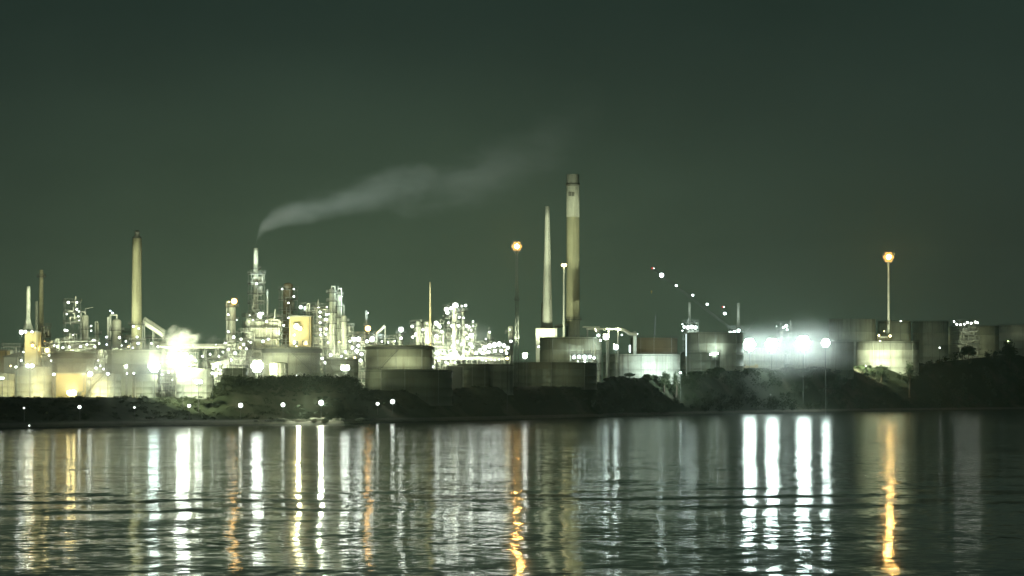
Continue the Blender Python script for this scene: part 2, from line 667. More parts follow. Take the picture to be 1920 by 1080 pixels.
# ------------------------------------------------------------------ stacks
def stack(label, px, pxb, ytop, Y, wt, wb, mat, base=None, bands=(), plats=(), ybase=None, cap=None, name='chimney_stack', flare=None, rings=10, cat='chimney', ladder=True):
    """round tapered stack; BANDS = [(ytop, ybot, material, name)] stripes set just proud of the shaft"""
    k = Y / F
    top = at(px, ytop, Y)
    bot = at(pxb, HZ, Y)
    zb = ground(bot.x, Y) - .3 if base is None else base
    if ybase is not None:
        zb = at(pxb, ybase, Y).z
    root = thing(name, label, cat, ((top.x + bot.x) / 2, Y, zb))
    H = top.z - zb
    lean = top.x - bot.x
    r0, r1 = wb * k / 2, wt * k / 2

    def rad(t):
        r = r0 + (r1 - r0) * t
        if flare:
            r += flare[0] * k * max(0, 1 - t / flare[1]) ** 2
        return r
    prof = []
    for i in range(rings + 1):
        t = i / rings
        prof.append((rad(t), H * t))
    prof += [(rad(1) * .82, H), (rad(1) * .8, H - 3)]
    MB().lathe(prof, 32, cap=False).build('shaft', mat, root)
    for (ya, yb, m, nm) in bands:
        za, zb2 = at(px, ya, Y).z - root.location.z, at(px, yb, Y).z - root.location.z
        ra, rb = rad(za / H), rad(zb2 / H)
        MB().lathe([(rb + .03, zb2), (rb + .12, zb2), (ra + .12, za), (ra + .03, za)], 32, cap=False).build(nm, m, root)
    for yp in plats:
        z = at(px, yp, Y).z - root.location.z
        r = rad(z / H)
        o = MB().ring(r + .02, z, 1.2, .3, 28).build('platform', M_DSTEEL, root)
        MB().rail_ring(r + 1.15, z + .3, 1.1, 16, .06).build('handrail', M_DSTEEL, o)
    if ladder:
        b = MB()
        n = int(H / 2.0)
        a = -PI / 2 + .5
        for i in range(n):
            z0, z1 = H * i / n, H * (i + 1) / n
            q0 = Vector(((rad(i / n) + .3) * math.cos(a), (rad(i / n) + .3) * math.sin(a), z0))
            q1 = Vector(((rad((i + 1) / n) + .3) * math.cos(a), (rad((i + 1) / n) + .3) * math.sin(a), z1))
            for dx in (-.3, .3):
                b.cyl(q0 + Vector((dx, 0, 0)), q1 + Vector((dx, 0, 0)), .05, n=4, caps=False)
            b.cyl(q0 + Vector((-.3, 0, 0)), q0 + Vector((.3, 0, 0)), .05, n=4, caps=False)
        b.build('ladder', M_DSTEEL, root)
    if cap:
        cw, ch = cap[0] * k / 2, cap[1] * k
        MB().lathe([(r1 * 1.02, H - .5), (r1 * 1.02, H), (cw, H + .6), (cw, H + ch * .7), (cw * 1.3, H + ch * .72), (cw * 1.3, H + ch * .82), (cw * .8, H + ch * .84), (cw * .8, H + ch), (.01, H + ch)], 20, cap=False).build('cap', M_DSTEEL, root)
    return root


# ------------------------------------------------------------------ process columns
def column(label, px, w, ytop, Y, mat=None, plats=(.3, .5, .7, .88), lamps=(), pipe=True, taper=1.0, name='distillation_column', cat='column', vent=0, seed=0, ringw=1.3, gantry=False):
    mat = mat or M_VESSEL
    k = Y / F
    R = w * k / 2
    top = at(px, ytop, Y)
    zb = ground(top.x, Y) - .3
    H = top.z - zb
    root = thing(name, label, cat, (top.x, Y, zb))
    q = random.Random(seed + int(px))
    hd = R * .6
    prof = [(R * 1.15, 0), (R * 1.15, 1.2), (R, 1.4), (R, H * .55), (R * taper, H * .6), (R * taper, H - hd)]
    prof += [(max(1e-2, R * taper * math.cos(t * PI / 10)), H - hd + hd * math.sin(t * PI / 10)) for t in range(1, 6)]
    MB().lathe(prof, 24, cap=False).build('shell', mat, root)
    for fr in plats:
        z = H * fr
        a0 = q.uniform(0, 6.28)
        o = MB().ring(R + .02, z, ringw, .22, 24).build('platform', M_DSTEEL, root)
        MB().rail_ring(R + ringw - .05, z + .2, 1.15, 16, .06).build('handrail', M_STEEL, o)
    b = MB()
    for dx in (-.3, .3):
        b.cyl((R * .55 + dx, -R * .85 - .5, 0), (R * .55 + dx, -R * .85 - .5, H * .93), .06, n=4)
    for i in range(int(H / 1.2)):
        b.cyl((R * .55 - .3, -R * .85 - .5, i * 1.2), (R * .55 + .3, -R * .85 - .5, i * 1.2), .05, n=4, caps=False)
    b.build('ladder', M_STEEL, root)
    if pipe:
        r = max(.22, R * .22)
        s = q.choice((-1, 1))
        MB().tube([(0, 0, H - .2), (0, 0, H + R * .9), (s * (R + r * 1.6), -.5, H + R * .9), (s * (R + r * 1.6), -.5, 2)], r, 10).build('overhead_pipe', M_PIPE, root)
        p2 = MB()
        for i in range(3):
            a = q.uniform(-2.9, -.3)
            rr = R + .5
            zt = H * q.uniform(.4, .85)
            x, y = rr * math.cos(a), rr * math.sin(a)
            p2.tube([(R * .8 * math.cos(a), R * .8 * math.sin(a), zt), (x, y, zt), (x, y, 1)], .2, 7)
        p2.build('riser_pipe', M_PIPE, root)
    if vent:
        MB().cyl((0, 0, H), (0, 0, H + vent * k), .18, n=6).build('vent_pipe', M_STEEL, root)
    if gantry:
        MB().tube([(0, 0, H - .1), (0, 0, H + 2.5), (3.2, 0, H + 3.2)], .2, 6).build('davit', M_STEEL, root)
    for lp in lamps:
        x, y, rp, c, L = lp
        lamp(root, x, y, Y - R - ringw - .6, rp, c, L)
    return root


# ------------------------------------------------------------------ steel-framed process units
def unit(label, x0, x1, ytop, Y, floors=5, bays=3, lamps=(), seed=1, fill=.7, frame=None, dr=.7, name='process_unit', cat='process unit', rz=.35, vess=None, tall=0, clad=0.0, ncols=1):
    frame = frame or M_STEEL
    k = Y / F
    q = random.Random(seed)
    W = (x1 - x0) * k
    w = W / (math.cos(rz) + dr * math.sin(abs(rz)))
    d = w * dr
    c = at((x0 + x1) / 2, ytop, Y)
    zb = ground(c.x, Y) - .3
    H = c.z - zb
    root = thing(name, label, cat, (c.x, Y, zb), None, rz)
    th = max(.16, .5 * k)
    f = MB()
    xs = [-w / 2 + w * i / bays for i in range(bays + 1)]
    ys = [-d / 2, 0, d / 2] if d > 8 else [-d / 2, d / 2]
    fh = H / floors
    for x in xs:
        for y in ys:
            f.box((x, y, H / 2), (th, th, H))
    for i in range(1, floors + 1):
        z = fh * i - th
        for y in ys:
            f.box((0, y, z), (w, th * .7, th))
        for x in xs:
            f.box((x, 0, z), (th * .7, d, th))
    for i in range(floors):
        for j in range(bays):
            if q.random() < .45:
                y = -d / 2
                a, bq = (xs[j], y, fh * i), (xs[j + 1], y, fh * (i + 1))
                if q.random() < .5:
                    a, bq = (xs[j + 1], y, fh * i), (xs[j], y, fh * (i + 1))
                f.cyl(a, bq, th * .35, n=4)
    f.build('steel_frame', frame, root)
    for i in range(1, floors + 1):
        o = MB().box((0, 0, fh * i + .1), (w + .8, d + .8, .18)).build('deck', M_DSTEEL, root)
        MB().rail_rect(w + .8, d + .8, fh * i + .2, 1.1, .06).build('handrail', frame, o)
        st = MB()
        x = q.choice(xs[:-1])
        n = 10
        sg = q.choice((1, -1))
        for s_ in range(n):
            st.box((x + (w / bays) * (s_ + .5) / n if sg > 0 else x + (w / bays) * (1 - (s_ + .5) / n), -d / 2 - .9, fh * (i - 1) + fh * (s_ + .5) / n), (w / bays / n * 1.15, .8, .12))
        st.build('stair_flight', frame, o)
    # vessels and drums on the decks
    for i in range(floors):
        for j in range(bays):
            if q.random() > fill:
                continue
            xm = (xs[j] + xs[j + 1]) / 2
            bw = w / bays
            ym = q.uniform(-d * .3, d * .05)
            z = fh * i + .22
            t = q.random()
            b = MB()
            if t < .45:
                r = min(bw * .33, fh * .36, d * .3)
                hh = fh * q.uniform(.62, .86)
                pr = [(r * .7, 0), (r * .7, .5), (r, .7), (r, hh - r * .5)] + [(max(.01, r * math.cos(a * PI / 8)), hh - r * .5 + r * .5 * math.sin(a * PI / 8)) for a in range(1, 5)]
                b.lathe(pr, 16, (xm, ym, z), cap=False)
                b.build('vertical_drum', q.choice((M_VESSEL, M_PIPE, M_WHITE)), root)
            elif t < .8:
                r = min(fh * .26, d * .22)
                L = bw * .72
                M_ = Matrix.Translation((xm - L / 2, ym, z + r + .5)) @ Matrix.Rotation(PI / 2, 4, 'Y')
                pr = [(.01, -r * .4), (r * .6, -r * .3), (r, 0), (r, L), (r * .6, L + r * .3), (.01, L + r * .4)]
                b.lathe(pr, 16, M=M_, cap=False)
                b.box((xm - L * .3, ym, z + .4), (.5, r * 1.4, .9)).box((xm + L * .3, ym, z + .4), (.5, r * 1.4, .9))
                b.build('horizontal_drum', q.choice((M_VESSEL, M_PIPE, M_WHITE)), root)
            else:
                for s_ in range(3):
                    b.box((xm, ym, z + fh * .18 * (s_ + .6)), (bw * .7, d * .4, fh * .13))
                b.build('exchanger', M_GREY, root)
    if clad:
        MB().box((0, d * .2, H * clad / 2), (w * .96, d * .5, H * clad)).build('enclosure', M_WALL, root)
    # pipework
    p = MB()
    for i in range(int(floors * bays * 1.6)):
        z = fh * q.uniform(.3, floors - .2)
        y = -d / 2 + q.uniform(-.9, d * .2)
        xa, xb = q.uniform(-w / 2, w / 2), q.uniform(-w / 2, w / 2)
        r = q.uniform(.10, .30) * max(1, k * 4)
        zz = max(.5, z + q.uniform(-1.5, 1.2) * fh)
        p.tube([(xa, y, z), (xb, y, z), (xb, y, zz)], r, 6)
    p.build('pipework', M_PIPE, root)
    for lp in lamps:
        x, y, rp, cc, L = lp
        lamp(root, x, y, Y - d * .55 - 2.0, rp, cc, L)
    return root


def building(label, x0, x1, ytop, Y, d=None, wall=M_WALL, roof='flat', lamps=(), name='plant_building', cat='building', door=True, win=0, rz=0.0, base=None, ybase=None):
    k = Y / F
    w = (x1 - x0) * k
    d = d or w * .6
    c = at((x0 + x1) / 2, ytop, Y)
    zb = ground(c.x, Y) - .3 if base is None else base
    if ybase is not None:
        zb = at(960, ybase, Y).z
    H = c.z - zb
    root = thing(name, label, cat, (c.x, Y + d / 2, zb), None, rz)
    MB().box((0, 0, H / 2), (w, d, H)).build('wall', wall, root)
    cl = MB()
    nr = max(4, int(w / 1.1))
    for i in range(nr + 1):
        cl.box((-w / 2 + w * i / nr, -d / 2 - .05, H / 2), (.16, .1, H - .1))
    for f in (.33, .66):
        cl.box((0, -d / 2 - .08, H * f), (w, .12, .22))
    cl.build('cladding', wall, root)
    MB().tube([(w * .44, -d / 2 - .3, H), (w * .44, -d / 2 - .3, H * .3), (w * .3, -d / 2 - .3, H * .25), (w * .3, -d / 2 - .3, .2)], .16, 6).build('downpipe', M_DSTEEL, root)
    if roof == 'flat':
        r = MB().box((0, 0, H + .15), (w + .5, d + .5, .3)).box((0, -d / 2 - .2, H + .35), (w + .5, .12, .4))
    elif roof == 'gable':
        e = .5
        g = w * .22
        vs = [(-w / 2 - e, -d / 2 - e, H), (w / 2 + e, -d / 2 - e, H), (w / 2 + e, d / 2 + e, H), (-w / 2 - e, d / 2 + e, H), (0, -d / 2 - e, H + g), (0, d / 2 + e, H + g)]
        r = MB().add(vs, [(0, 1, 4), (2, 3, 5), (0, 4, 5, 3), (1, 2, 5, 4), (0, 3, 2, 1)])
    else:
        e = .5
        vs = [(-w / 2 - e, -d / 2 - e, H), (w / 2 + e, -d / 2 - e, H + w * .3), (w / 2 + e, d / 2 + e, H + w * .3), (-w / 2 - e, d / 2 + e, H), (-w / 2 - e, -d / 2 - e, H - .4), (w / 2 + e, -d / 2 - e, H - .4), (w / 2 + e, d / 2 + e, H - .4), (-w / 2 - e, d / 2 + e, H - .4)]
        r = MB().add(vs, [(0, 1, 2, 3), (4, 7, 6, 5), (0, 4, 5, 1), (1, 5, 6, 2), (2, 6, 7, 3), (3, 7, 4, 0)])
    r.build('roof', M_ROOF, root)
    if door:
        dd = MB().box((w * .28, -d / 2 - .06, 1.3), (1.6, .12, 2.6)).build('door', M_DSTEEL, root)
        MB().box((w * .28 + .5, -d / 2 - .18, 1.25), (.1, .12, .3)).build('handle', M_STEEL, dd)
    for i in range(win):
        x = -w * .42 + w * .84 * (i + .5) / win
        fo = MB().box((x, -d / 2 - .04, H * .6), (w * .84 / win * .62, .1, min(2.2, H * .3))).build('window', M_STEEL, root)
        MB().box((x, -d / 2 - .1, H * .6), (w * .84 / win * .52, .06, min(1.9, H * .26))).build('pane', M_GLASS, fo)
    for lp in lamps:
        x, y, rp, cc, L = lp
        lamp(root, x, y, Y - 1.2, rp, cc, L)
    return root


def pipe_rack(label, x0, x1, y0, y1, Y, n=4, r=.5, lamps=(), seg=8):
    k = Y / F
    a, b = at(x0, y0, Y), at(x1, y1, Y)
    zb = ground((a.x + b.x) / 2, Y) - .3
    root = thing('pipe_bridge', label, 'pipe bridge', ((a.x + b.x) / 2, Y, zb))
    A, B = a - root.location, b - root.location
    for i in range(n):
        dy = Vector((0, i * r * 2.4, (i % 2) * r * 1.1))
        MB().cyl(A + dy, B + dy, r, n=10).build('pipe', M_PIPE, root)
    t = MB()
    for i in range(seg + 1):
        p = A + (B - A) * i / seg
        g = ground(p.x + root.location.x, Y) - zb - .3
        for yy in (-.4, n * r * 2.4):
            t.box((p.x, yy, (p.z + g) / 2), (.35, .35, p.z - g))
        t.box((p.x, n * r * 1.1, p.z - r - .2), (.35, n * r * 2.8, .35))
    t.build('trestle', M_STEEL, root)
    for lp in lamps:
        x, y, rp, cc, L = lp
        lamp(root, x, y, Y - 1.2, rp, cc, L)
    return root

# ================================================================== SETTING
def build_ground():
    pxs = [-1500, -1000, -700, -500] + [-400 + 12 * i for i in range(230)] + [2500, 2800, 3200, 4000]
    ds = [-60, -25, -10, -4, 0, 1.5, 3, 5, 7, 9, 12, 16, 20, 25, 30, 36, 42, 48, 54, 60, 66, 72, 80, 90, 100, 115, 135, 170, 220, 300, 420, 600, 900, 1400, 2200, 4000, 9000, 18000]
    vs, fs = [], []
    for u in pxs:
        s0 = shore(u)
        for d in ds:
            y = s0 + d
            x = (u - 960) / F * y
            vs.append((x, y, ground(x, y)))
    n = len(ds)
    for i in range(len(pxs) - 1):
        for j in range(n - 1):
            fs.append((i * n + j, (i + 1) * n + j, (i + 1) * n + j + 1, i * n + j + 1))
    o = MB().add(vs, fs, True).build('ground', mat_ground())
    tag(o, 'dark grassy bank rising from the waterline to the refinery', None, kind='structure')
    # water
    o = MB().add([(-9000, -400, 0), (9000, -400, 0), (9000, 9000, 0), (-9000, 9000, 0)], [(0, 1, 2, 3)]).build('water', mat_water())
    tag(o, 'dark rippled estuary water with long lamp reflections', None, kind='structure')


build_ground()

# ------------------------------------------------------------------ world: night sky lit by the plant
w = bpy.data.worlds.new('World')
sc.world = w
w.use_nodes = True
nt = w.node_tree
nt.nodes.clear()
out = nt.nodes.new('ShaderNodeOutputWorld')
bg = nt.nodes.new('ShaderNodeBackground')
tc = nt.nodes.new('ShaderNodeTexCoord')
sep = nt.nodes.new('ShaderNodeSeparateXYZ')
nt.links.new(tc.outputs['Generated'], sep.inputs[0])
r1 = nt.nodes.new('ShaderNodeValToRGB')
mr = maprange(nt, sep.outputs[2], -.02, .30)
nt.links.new(mr, r1.inputs[0])
SKY = [(0.0, (.029, .044, .032)), (.22, (.026, .037, .028)), (.34, (.022, .035, .027)), (.51, (.018, .032, .025)), (1.0, (.010, .019, .0155))]
while len(r1.color_ramp.elements) < len(SKY):
    r1.color_ramp.elements.new(.5)
for e, (p, c) in zip(r1.color_ramp.elements, SKY):
    e.position = p
    e.color = (*c, 1)
# glow of the lit plant on the night air, strongest over its middle
gx = nt.nodes.new('ShaderNodeMath')
gx.operation = 'MULTIPLY_ADD'
nt.links.new(sep.outputs[0], gx.inputs[0])
gx.inputs[1].default_value = 6.0
gx.inputs[2].default_value = .36
gx2 = nt.nodes.new('ShaderNodeMath')
gx2.operation = 'MULTIPLY'
nt.links.new(gx.outputs[0], gx2.inputs[0])
nt.links.new(gx.outputs[0], gx2.inputs[1])
gx3 = nt.nodes.new('ShaderNodeMath')
gx3.operation = 'POWER'
gx3.inputs[0].default_value = .3679
nt.links.new(gx2.outputs[0], gx3.inputs[1])
mx = gx3.outputs[0]
mzn = nt.nodes.new('ShaderNodeMapRange')
mzn.interpolation_type = 'SMOOTHSTEP'
nt.links.new(sep.outputs[2], mzn.inputs[0])
mzn.inputs[1].default_value = .15
mzn.inputs[2].default_value = -.01
mz = mzn.outputs[0]
mm = nt.nodes.new('ShaderNodeMath')
mm.operation = 'MULTIPLY'
nt.links.new(mx, mm.inputs[0])
nt.links.new(mz, mm.inputs[1])
addc = nt.nodes.new('ShaderNodeMix')
addc.data_type = 'RGBA'
addc.blend_type = 'ADD'
nt.links.new(mm.outputs[0], addc.inputs[0])
nt.links.new(r1.outputs[0], addc.inputs[6])
addc.inputs[7].default_value = (.056, .090, .048, 1)
cn_ = noise(nt, mapping(nt, tc.outputs['Generated'], (7, 7, 16)), 1.0, 4, .6)
vv = nt.nodes.new('ShaderNodeVectorMath')
vv.operation = 'SCALE'
nt.links.new(addc.outputs[2], vv.inputs[0])
nt.links.new(maprange(nt, cn_.outputs[0], .3, .7, .88, 1.12), vv.inputs['Scale'])
nt.links.new(vv.outputs[0], bg.inputs[0])
bg.inputs[1].default_value = 1.0
nt.links.new(bg.outputs[0], out.inputs[0])

# ================================================================== STORAGE TANKS
# left front row
tank('squat pale tank cut by the frame edge, lowest left', -34, 28, 702, 1000, M_CREAM, stair=0, roof='cone', girder=False)
tank('bright mint white tank under the first big floodlight', 29, 97, 690, 1003, M_WHITE, stair=0, roof='cone', girder=False)
tank('pale tank half in shadow right of the yellow wall', 162, 227, 703, 1000, M_WHITE, roof='cone', girder=False)
tank('narrow dark green sided tank with bright edges, left of the steam', 248, 295, 704, 1002, M_GREY, stair=0, roof='cone', girder=False)
tank('overexposed white tank below the billowing steam', 331, 401, 694, 1000, M_WHITE, stair=0, roof='cone', girder=False)
tank('long low grey green tank behind the left tank row', 196, 300, 657, 1090, M_GREY, stair=0, base=6)
tank('dark rimmed low tank above the yellow lit wall', 99, 176, 659, 1080, M_GREY, rimh=2.0, stair=0)
# middle
tank('wide green grey tank with thick dark rim under the smoking stack', 494, 600, 651, 1130, M_CREAM, rimh=1.6, stair=1)
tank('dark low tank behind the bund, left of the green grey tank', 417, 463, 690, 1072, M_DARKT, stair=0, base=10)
tank('small grey tank behind the middle floodlight', 611, 672, 672, 1110, M_GREY, stair=0)
tank('small plain tank with pipe arch before the green grey tank', 505, 540, 683, 1090, M_CREAM, stair=0, roof='dome', girder=False)
tank('large tan lit tank with dark rim and stairway', 686, 811, 648, 1150, M_CREAM, rimh=.9, stair=-1)
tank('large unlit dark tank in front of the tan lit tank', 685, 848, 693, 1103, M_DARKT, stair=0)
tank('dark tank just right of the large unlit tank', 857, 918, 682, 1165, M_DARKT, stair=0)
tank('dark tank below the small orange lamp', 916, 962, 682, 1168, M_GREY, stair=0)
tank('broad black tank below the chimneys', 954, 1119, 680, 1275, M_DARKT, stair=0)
tank('grey tank at the foot of the tall chimney, lit low at its edge', 1012, 1128, 633, 1400, M_CREAM, stair=0)
# right
tank('pale streaked tank brightly lit on its edge behind shrubs', 1130, 1275, 665, 1425, M_WHITE, stair=0)
tank('rusty brown tank behind the pale streaked tank', 1182, 1270, 634, 1510, M_BROWN, stair=0)
tank('misty grey tank under the crane boom, glowing at its foot', 1285, 1394, 624, 1545, M_CREAM, stair=0)
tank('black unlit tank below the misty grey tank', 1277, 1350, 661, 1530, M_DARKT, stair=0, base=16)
tank('hazy tank with bright face under the leftmost blinding floodlight', 1338, 1470, 654, 1620, M_CREAM, stair=0)
tank('hazy wide tank behind the two central blinding floodlights', 1475, 1600, 641, 1690, M_CREAM, stair=0)
tank('dark flat tank on the skyline left of the sodium mast', 1554, 1642, 599, 1980, M_CREAM, stair=0, girder=False)
tank('floodlit cream tank with bushes before it below the sodium mast', 1606, 1722, 641, 1760, M_WHITE, stair=0)
tank('dim skyline tank just right of the sodium mast', 1646, 1708, 603, 2010, M_CREAM, stair=0)
tank('dim vertical streaked skyline tank, second right of the sodium mast', 1711, 1778, 603, 2060, M_WHITE, stair=0)
tank('broad dim skyline tank carrying bright roof lamps', 1779, 1872, 612, 1960, M_CREAM, stair=0)
tank('pale dim tank cut by the frame edge, farthest right', 1874, 1950, 610, 1900, M_WHITE, stair=0)

# ================================================================== CHIMNEYS AND STACKS
stack('slim white flared stack on the orange lit furnace', 52.5, 52.5, 537, 1120, 7, 9, M_WSTACK, flare=(10, .35), plats=(), ybase=624, ladder=False)
stack('thinnest grey stack between white and dark left stacks', 68, 68, 565, 1140, 5, 6, M_GREY)
stack('tall dim tapered stack above the left furnace', 76.5, 77, 506, 1170, 7, 13, M_OCHRE, plats=(520,), name='chimney_stack')
stack('thick yellowish stack with narrow dark cap', 255, 257.5, 445, 1120, 17, 21, M_OCHRE, cap=(9, 13), plats=(610, 640))
stack('smoking slim stack rising from the framed tower', 479, 479.5, 465, 1200, 8.5, 10, M_CONC, plats=(505,), ybase=600)
stack('needle thin yellow stack left of the bright process tower', 806, 807, 529, 1200, 2.6, 5, M_TANW, ladder=False, flare=(5, .5))
stack('tapered white chimney left of the tallest chimney', 1024, 1028.5, 387, 1450, 8, 20, M_WSTACK, ybase=616, plats=())
stack('short grey vent stack beside the tapered white chimney', 1017, 1017, 568, 1470, 4, 5, M_GREY, ladder=False)
tall = stack('tallest chimney, pale top section with dark band over ochre shaft', 1071.5, 1077, 327, 1455, 23, 27, M_OCHRE,
             bands=((327, 407, M_CONC, 'pale_top_section'),), plats=(600,), rings=16)
# dark ring and little openings on the pale section
kk = 1455 / F
zt = at(1072, 346, 1455).z - tall.location.z
MB().lathe([(11.6 * kk, zt - .9), (11.6 * kk + .45, zt - .9), (11.6 * kk + .45, zt + .7), (11.6 * kk, zt + .7)], 32, cap=False).build('dark_ring', M_BAND, tall)
for dx in (-3, 3):
    p = at(1071.5 + dx, 364, 1455 - 12 * kk) - tall.location
    MB().box((p.x, p.y + .3, p.z), (1.5, 1.2, 2.2)).build('opening', M_BAND, tall)
MB().lathe([(12.5 * 1.25 * kk + 4, 0), (12.5 * 1.25 * kk + 4, 4.0), (12.5 * 1.2 * kk + 1, 4.2), (12.5 * 1.2 * kk, 4.2)], 32, cap=False).build('plinth', M_CONC, tall)
stack('lone pale vent pole above the bright rooftop plant', 1293, 1293, 567, 1600, 5, 6, M_CONC, ladder=False)
stack('pale vent pole left of the blinding floodlights', 1384.5, 1385, 568, 1640, 6, 7, M_CONC, ladder=False)
stack('slender grey pipe stack right of the smoking stack', 501, 501, 543, 1190, 3.4, 4, M_STEEL, ladder=False)

# ================================================================== PROCESS PLANT (left to right)
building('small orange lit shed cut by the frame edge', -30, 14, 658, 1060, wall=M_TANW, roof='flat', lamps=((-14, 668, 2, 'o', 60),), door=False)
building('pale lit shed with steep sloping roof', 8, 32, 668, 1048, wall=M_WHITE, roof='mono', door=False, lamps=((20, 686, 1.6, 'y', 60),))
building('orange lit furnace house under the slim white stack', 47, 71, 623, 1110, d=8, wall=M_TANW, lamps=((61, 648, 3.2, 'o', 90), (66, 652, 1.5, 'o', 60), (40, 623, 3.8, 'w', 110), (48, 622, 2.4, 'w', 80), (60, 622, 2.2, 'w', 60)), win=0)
unit('dim lattice furnace frame between left stacks', 76, 95, 612, 1150, floors=7, bays=2, seed=3, frame=M_DSTEEL, lamps=((84, 640, 1.0, 'o', 40),))
unit('dark open tower dotted with white lamps', 119, 152, 566, 1130, floors=9, bays=2, seed=5, frame=M_DSTEEL, fill=.4,
     lamps=((128, 567, 2.3, 'w', 60), (144, 567, 1.7, 'w', 50), (144, 580, 1.8, 'w', 50), (148, 584, 1.3, 'w', 40), (125, 589, 1.3, 'w', 40), (147, 593, 1.4, 'w', 40), (148, 601, 1.0, 'w', 40), (122, 619, 2.0, 'w', 50), (126, 620, 1.6, 'w', 50), (137, 628, 1.0, 'w', 40), (123, 640, 1.8, 'w', 40)))
column('plain grey column with ring platform beside the dotted tower', 160, 12, 590, 1140, plats=(.62, .82), seed=2, lamps=((171, 611, 1.3, 'w', 50), (171, 620, 1.3, 'w', 50), (175, 639, 2.6, 'w', 60)), gantry=True)
column('short bright white drum below the dotted tower', 107.5, 9, 634, 1100, mat=M_WHITE, plats=(.9,), name='process_drum', lamps=((108, 650, 2.2, 'w', 50),), pipe=False)
column('slim lit column left of the wide lattice wrapped column', 203, 4.5, 594, 1130, mat=M_PIPE, plats=(.7,), pipe=False, lamps=((207, 583, 1.3, 'b', 50), (211, 587, 1.6, 'b', 60), (200, 632, 1.8, 'b', 50), (200, 646, 1.6, 'b', 50)), ringw=.8)
column('wide tan column left of the thick yellowish stack', 219, 17, 598, 1140, plats=(.35, .6, .85), seed=8, lamps=((224, 633, 2.4, 'w', 50),))
unit('low lit pump frame at the foot of the thick yellowish stack', 244, 272, 640, 1100, floors=4, bays=2, seed=9, lamps=((250, 612, 1.8, 'b', 50), (260, 616, 1.5, 'b', 50), (257, 632, 1.8, 'b', 50), (259, 644, 2.4, 'b', 60), (249, 652, 1.6, 'b', 50)))
unit('low glaring pipe frame over the half shadowed tank', 176, 200, 672, 1050, floors=3, bays=2, seed=91, fill=.9, lamps=((180, 690, 2.4, 'w', 70), (188, 686, 1.8, 'w', 60), (194, 692, 2.0, 'w', 60), (184, 676, 1.4, 'w', 50)))
column('pale slim column right of the dark rimmed low tank', 190, 9, 655, 1058, mat=M_WHITE, plats=(.5, .9), seed=92, pipe=False, lamps=((184, 676, 1.4, 'w', 50),))
unit('dark pipe frame between narrow tank and overexposed tank', 298, 328, 692, 1032, floors=4, bays=3, seed=93, fill=.8, frame=M_DSTEEL, lamps=((304, 702, 1.6, 'w', 60), (316, 698, 1.8, 'w', 60), (323, 712, 1.2, 'w', 50)))
unit('bright pipe frame right of the overexposed tank', 396, 420, 684, 1058, floors=3, bays=2, seed=94, fill=.9, lamps=((400, 690, 2.2, 'w', 70), (408, 688, 2.0, 'w', 70), (413, 694, 1.6, 'w', 60)))
unit('glaring low frame behind the billowing steam', 308, 372, 660, 1060, floors=4, bays=5, seed=95, fill=.9, lamps=((316, 668, 2.2, 'w', 70), (328, 664, 2.0, 'w', 70), (358, 668, 2.4, 'w', 70), (367, 676, 2.2, 'w', 70), (320, 682, 2.0, 'w', 60)))
column('short white drum in the gap beside the dotted tower', 133, 7, 628, 1118, mat=M_WHITE, plats=(.85,), seed=96, pipe=False, name='process_drum')
column('slim tan column between dotted tower and lattice column', 183, 5, 606, 1145, mat=M_CREAM, plats=(.6, .85), seed=97, lamps=((178, 639, 1.8, 'w', 60),))
unit('dim pipe deck behind the lattice wrapped column', 208, 246, 622, 1165, floors=7, bays=3, seed=98, fill=.6, frame=M_DSTEEL, lamps=((236, 640, 1.6, 'w', 50), (214, 648, 1.8, 'w', 50), (241, 650, 1.6, 'y', 50), (228, 648, 1.4, 'w', 50)))
unit('bright jumble of pipes left of the orange lit furnace', 2, 46, 650, 1130, floors=5, bays=4, seed=101, fill=.9, lamps=((6, 676, 2.0, 'w', 70), (14, 683, 1.8, 'w', 60), (30, 664, 1.6, 'y', 60), (24, 690, 2.0, 'w', 60), (40, 676, 1.8, 'w', 60), (44, 660, 1.4, 'w', 50)))
unit('bright jumble of pipes right of the orange lit furnace', 70, 106, 644, 1135, floors=6, bays=3, seed=103, fill=.9, lamps=((76, 668, 1.8, 'y', 60), (92, 666, 1.8, 'w', 60), (102, 648, 1.6, 'w', 60), (96, 676, 1.6, 'w', 60)))
unit('lit pipe frame under the dotted tower', 112, 186, 640, 1112, floors=5, bays=6, seed=105, fill=.8, lamps=((118, 652, 2.0, 'w', 60), (130, 650, 1.8, 'w', 60), (151, 650, 2.2, 'w', 60), (163, 646, 1.8, 'w', 60), (178, 650, 2.0, 'w', 60), (186, 644, 1.4, 'w', 60)))
unit('lit pipe frame between thick stack and steam', 272, 330, 634, 1140, floors=6, bays=4, seed=107, fill=.7, lamps=((284, 644, 1.6, 'w', 60), (296, 650, 1.8, 'w', 60), (310, 648, 1.6, 'w', 60), (322, 642, 1.4, 'w', 60)))
unit('dim pipe frame under the long pale pipe bridge', 372, 424, 656, 1135, floors=5, bays=4, seed=109, fill=.8, lamps=((380, 668, 1.8, 'w', 60), (394, 664, 1.6, 'w', 60), (410, 668, 2.0, 'w', 60), (418, 660, 1.6, 'w', 60)))
unit('lit exchanger frame between the lamp topped and smoking towers', 448, 474, 622, 1160, floors=6, bays=2, seed=111, fill=.9, lamps=((452, 636, 2.0, 'w', 60), (462, 654, 2.0, 'w', 60), (470, 642, 1.4, 'w', 50)))
unit('lit pipe frame over the small grey tank', 640, 662, 612, 1172, floors=7, bays=2, seed=113, fill=.85, lamps=((648, 624, 1.4, 'w', 50), (656, 640, 2.0, 'w', 60), (645, 650, 1.8, 'w', 60)))
unit('lit pipe frame left of the glaring white column', 706, 746, 634, 1200, floors=5, bays=4, seed=115, fill=.7, lamps=((716, 640, 1.8, 'w', 60), (728, 642, 1.6, 'w', 50), (740, 640, 1.4, 'w', 50)))
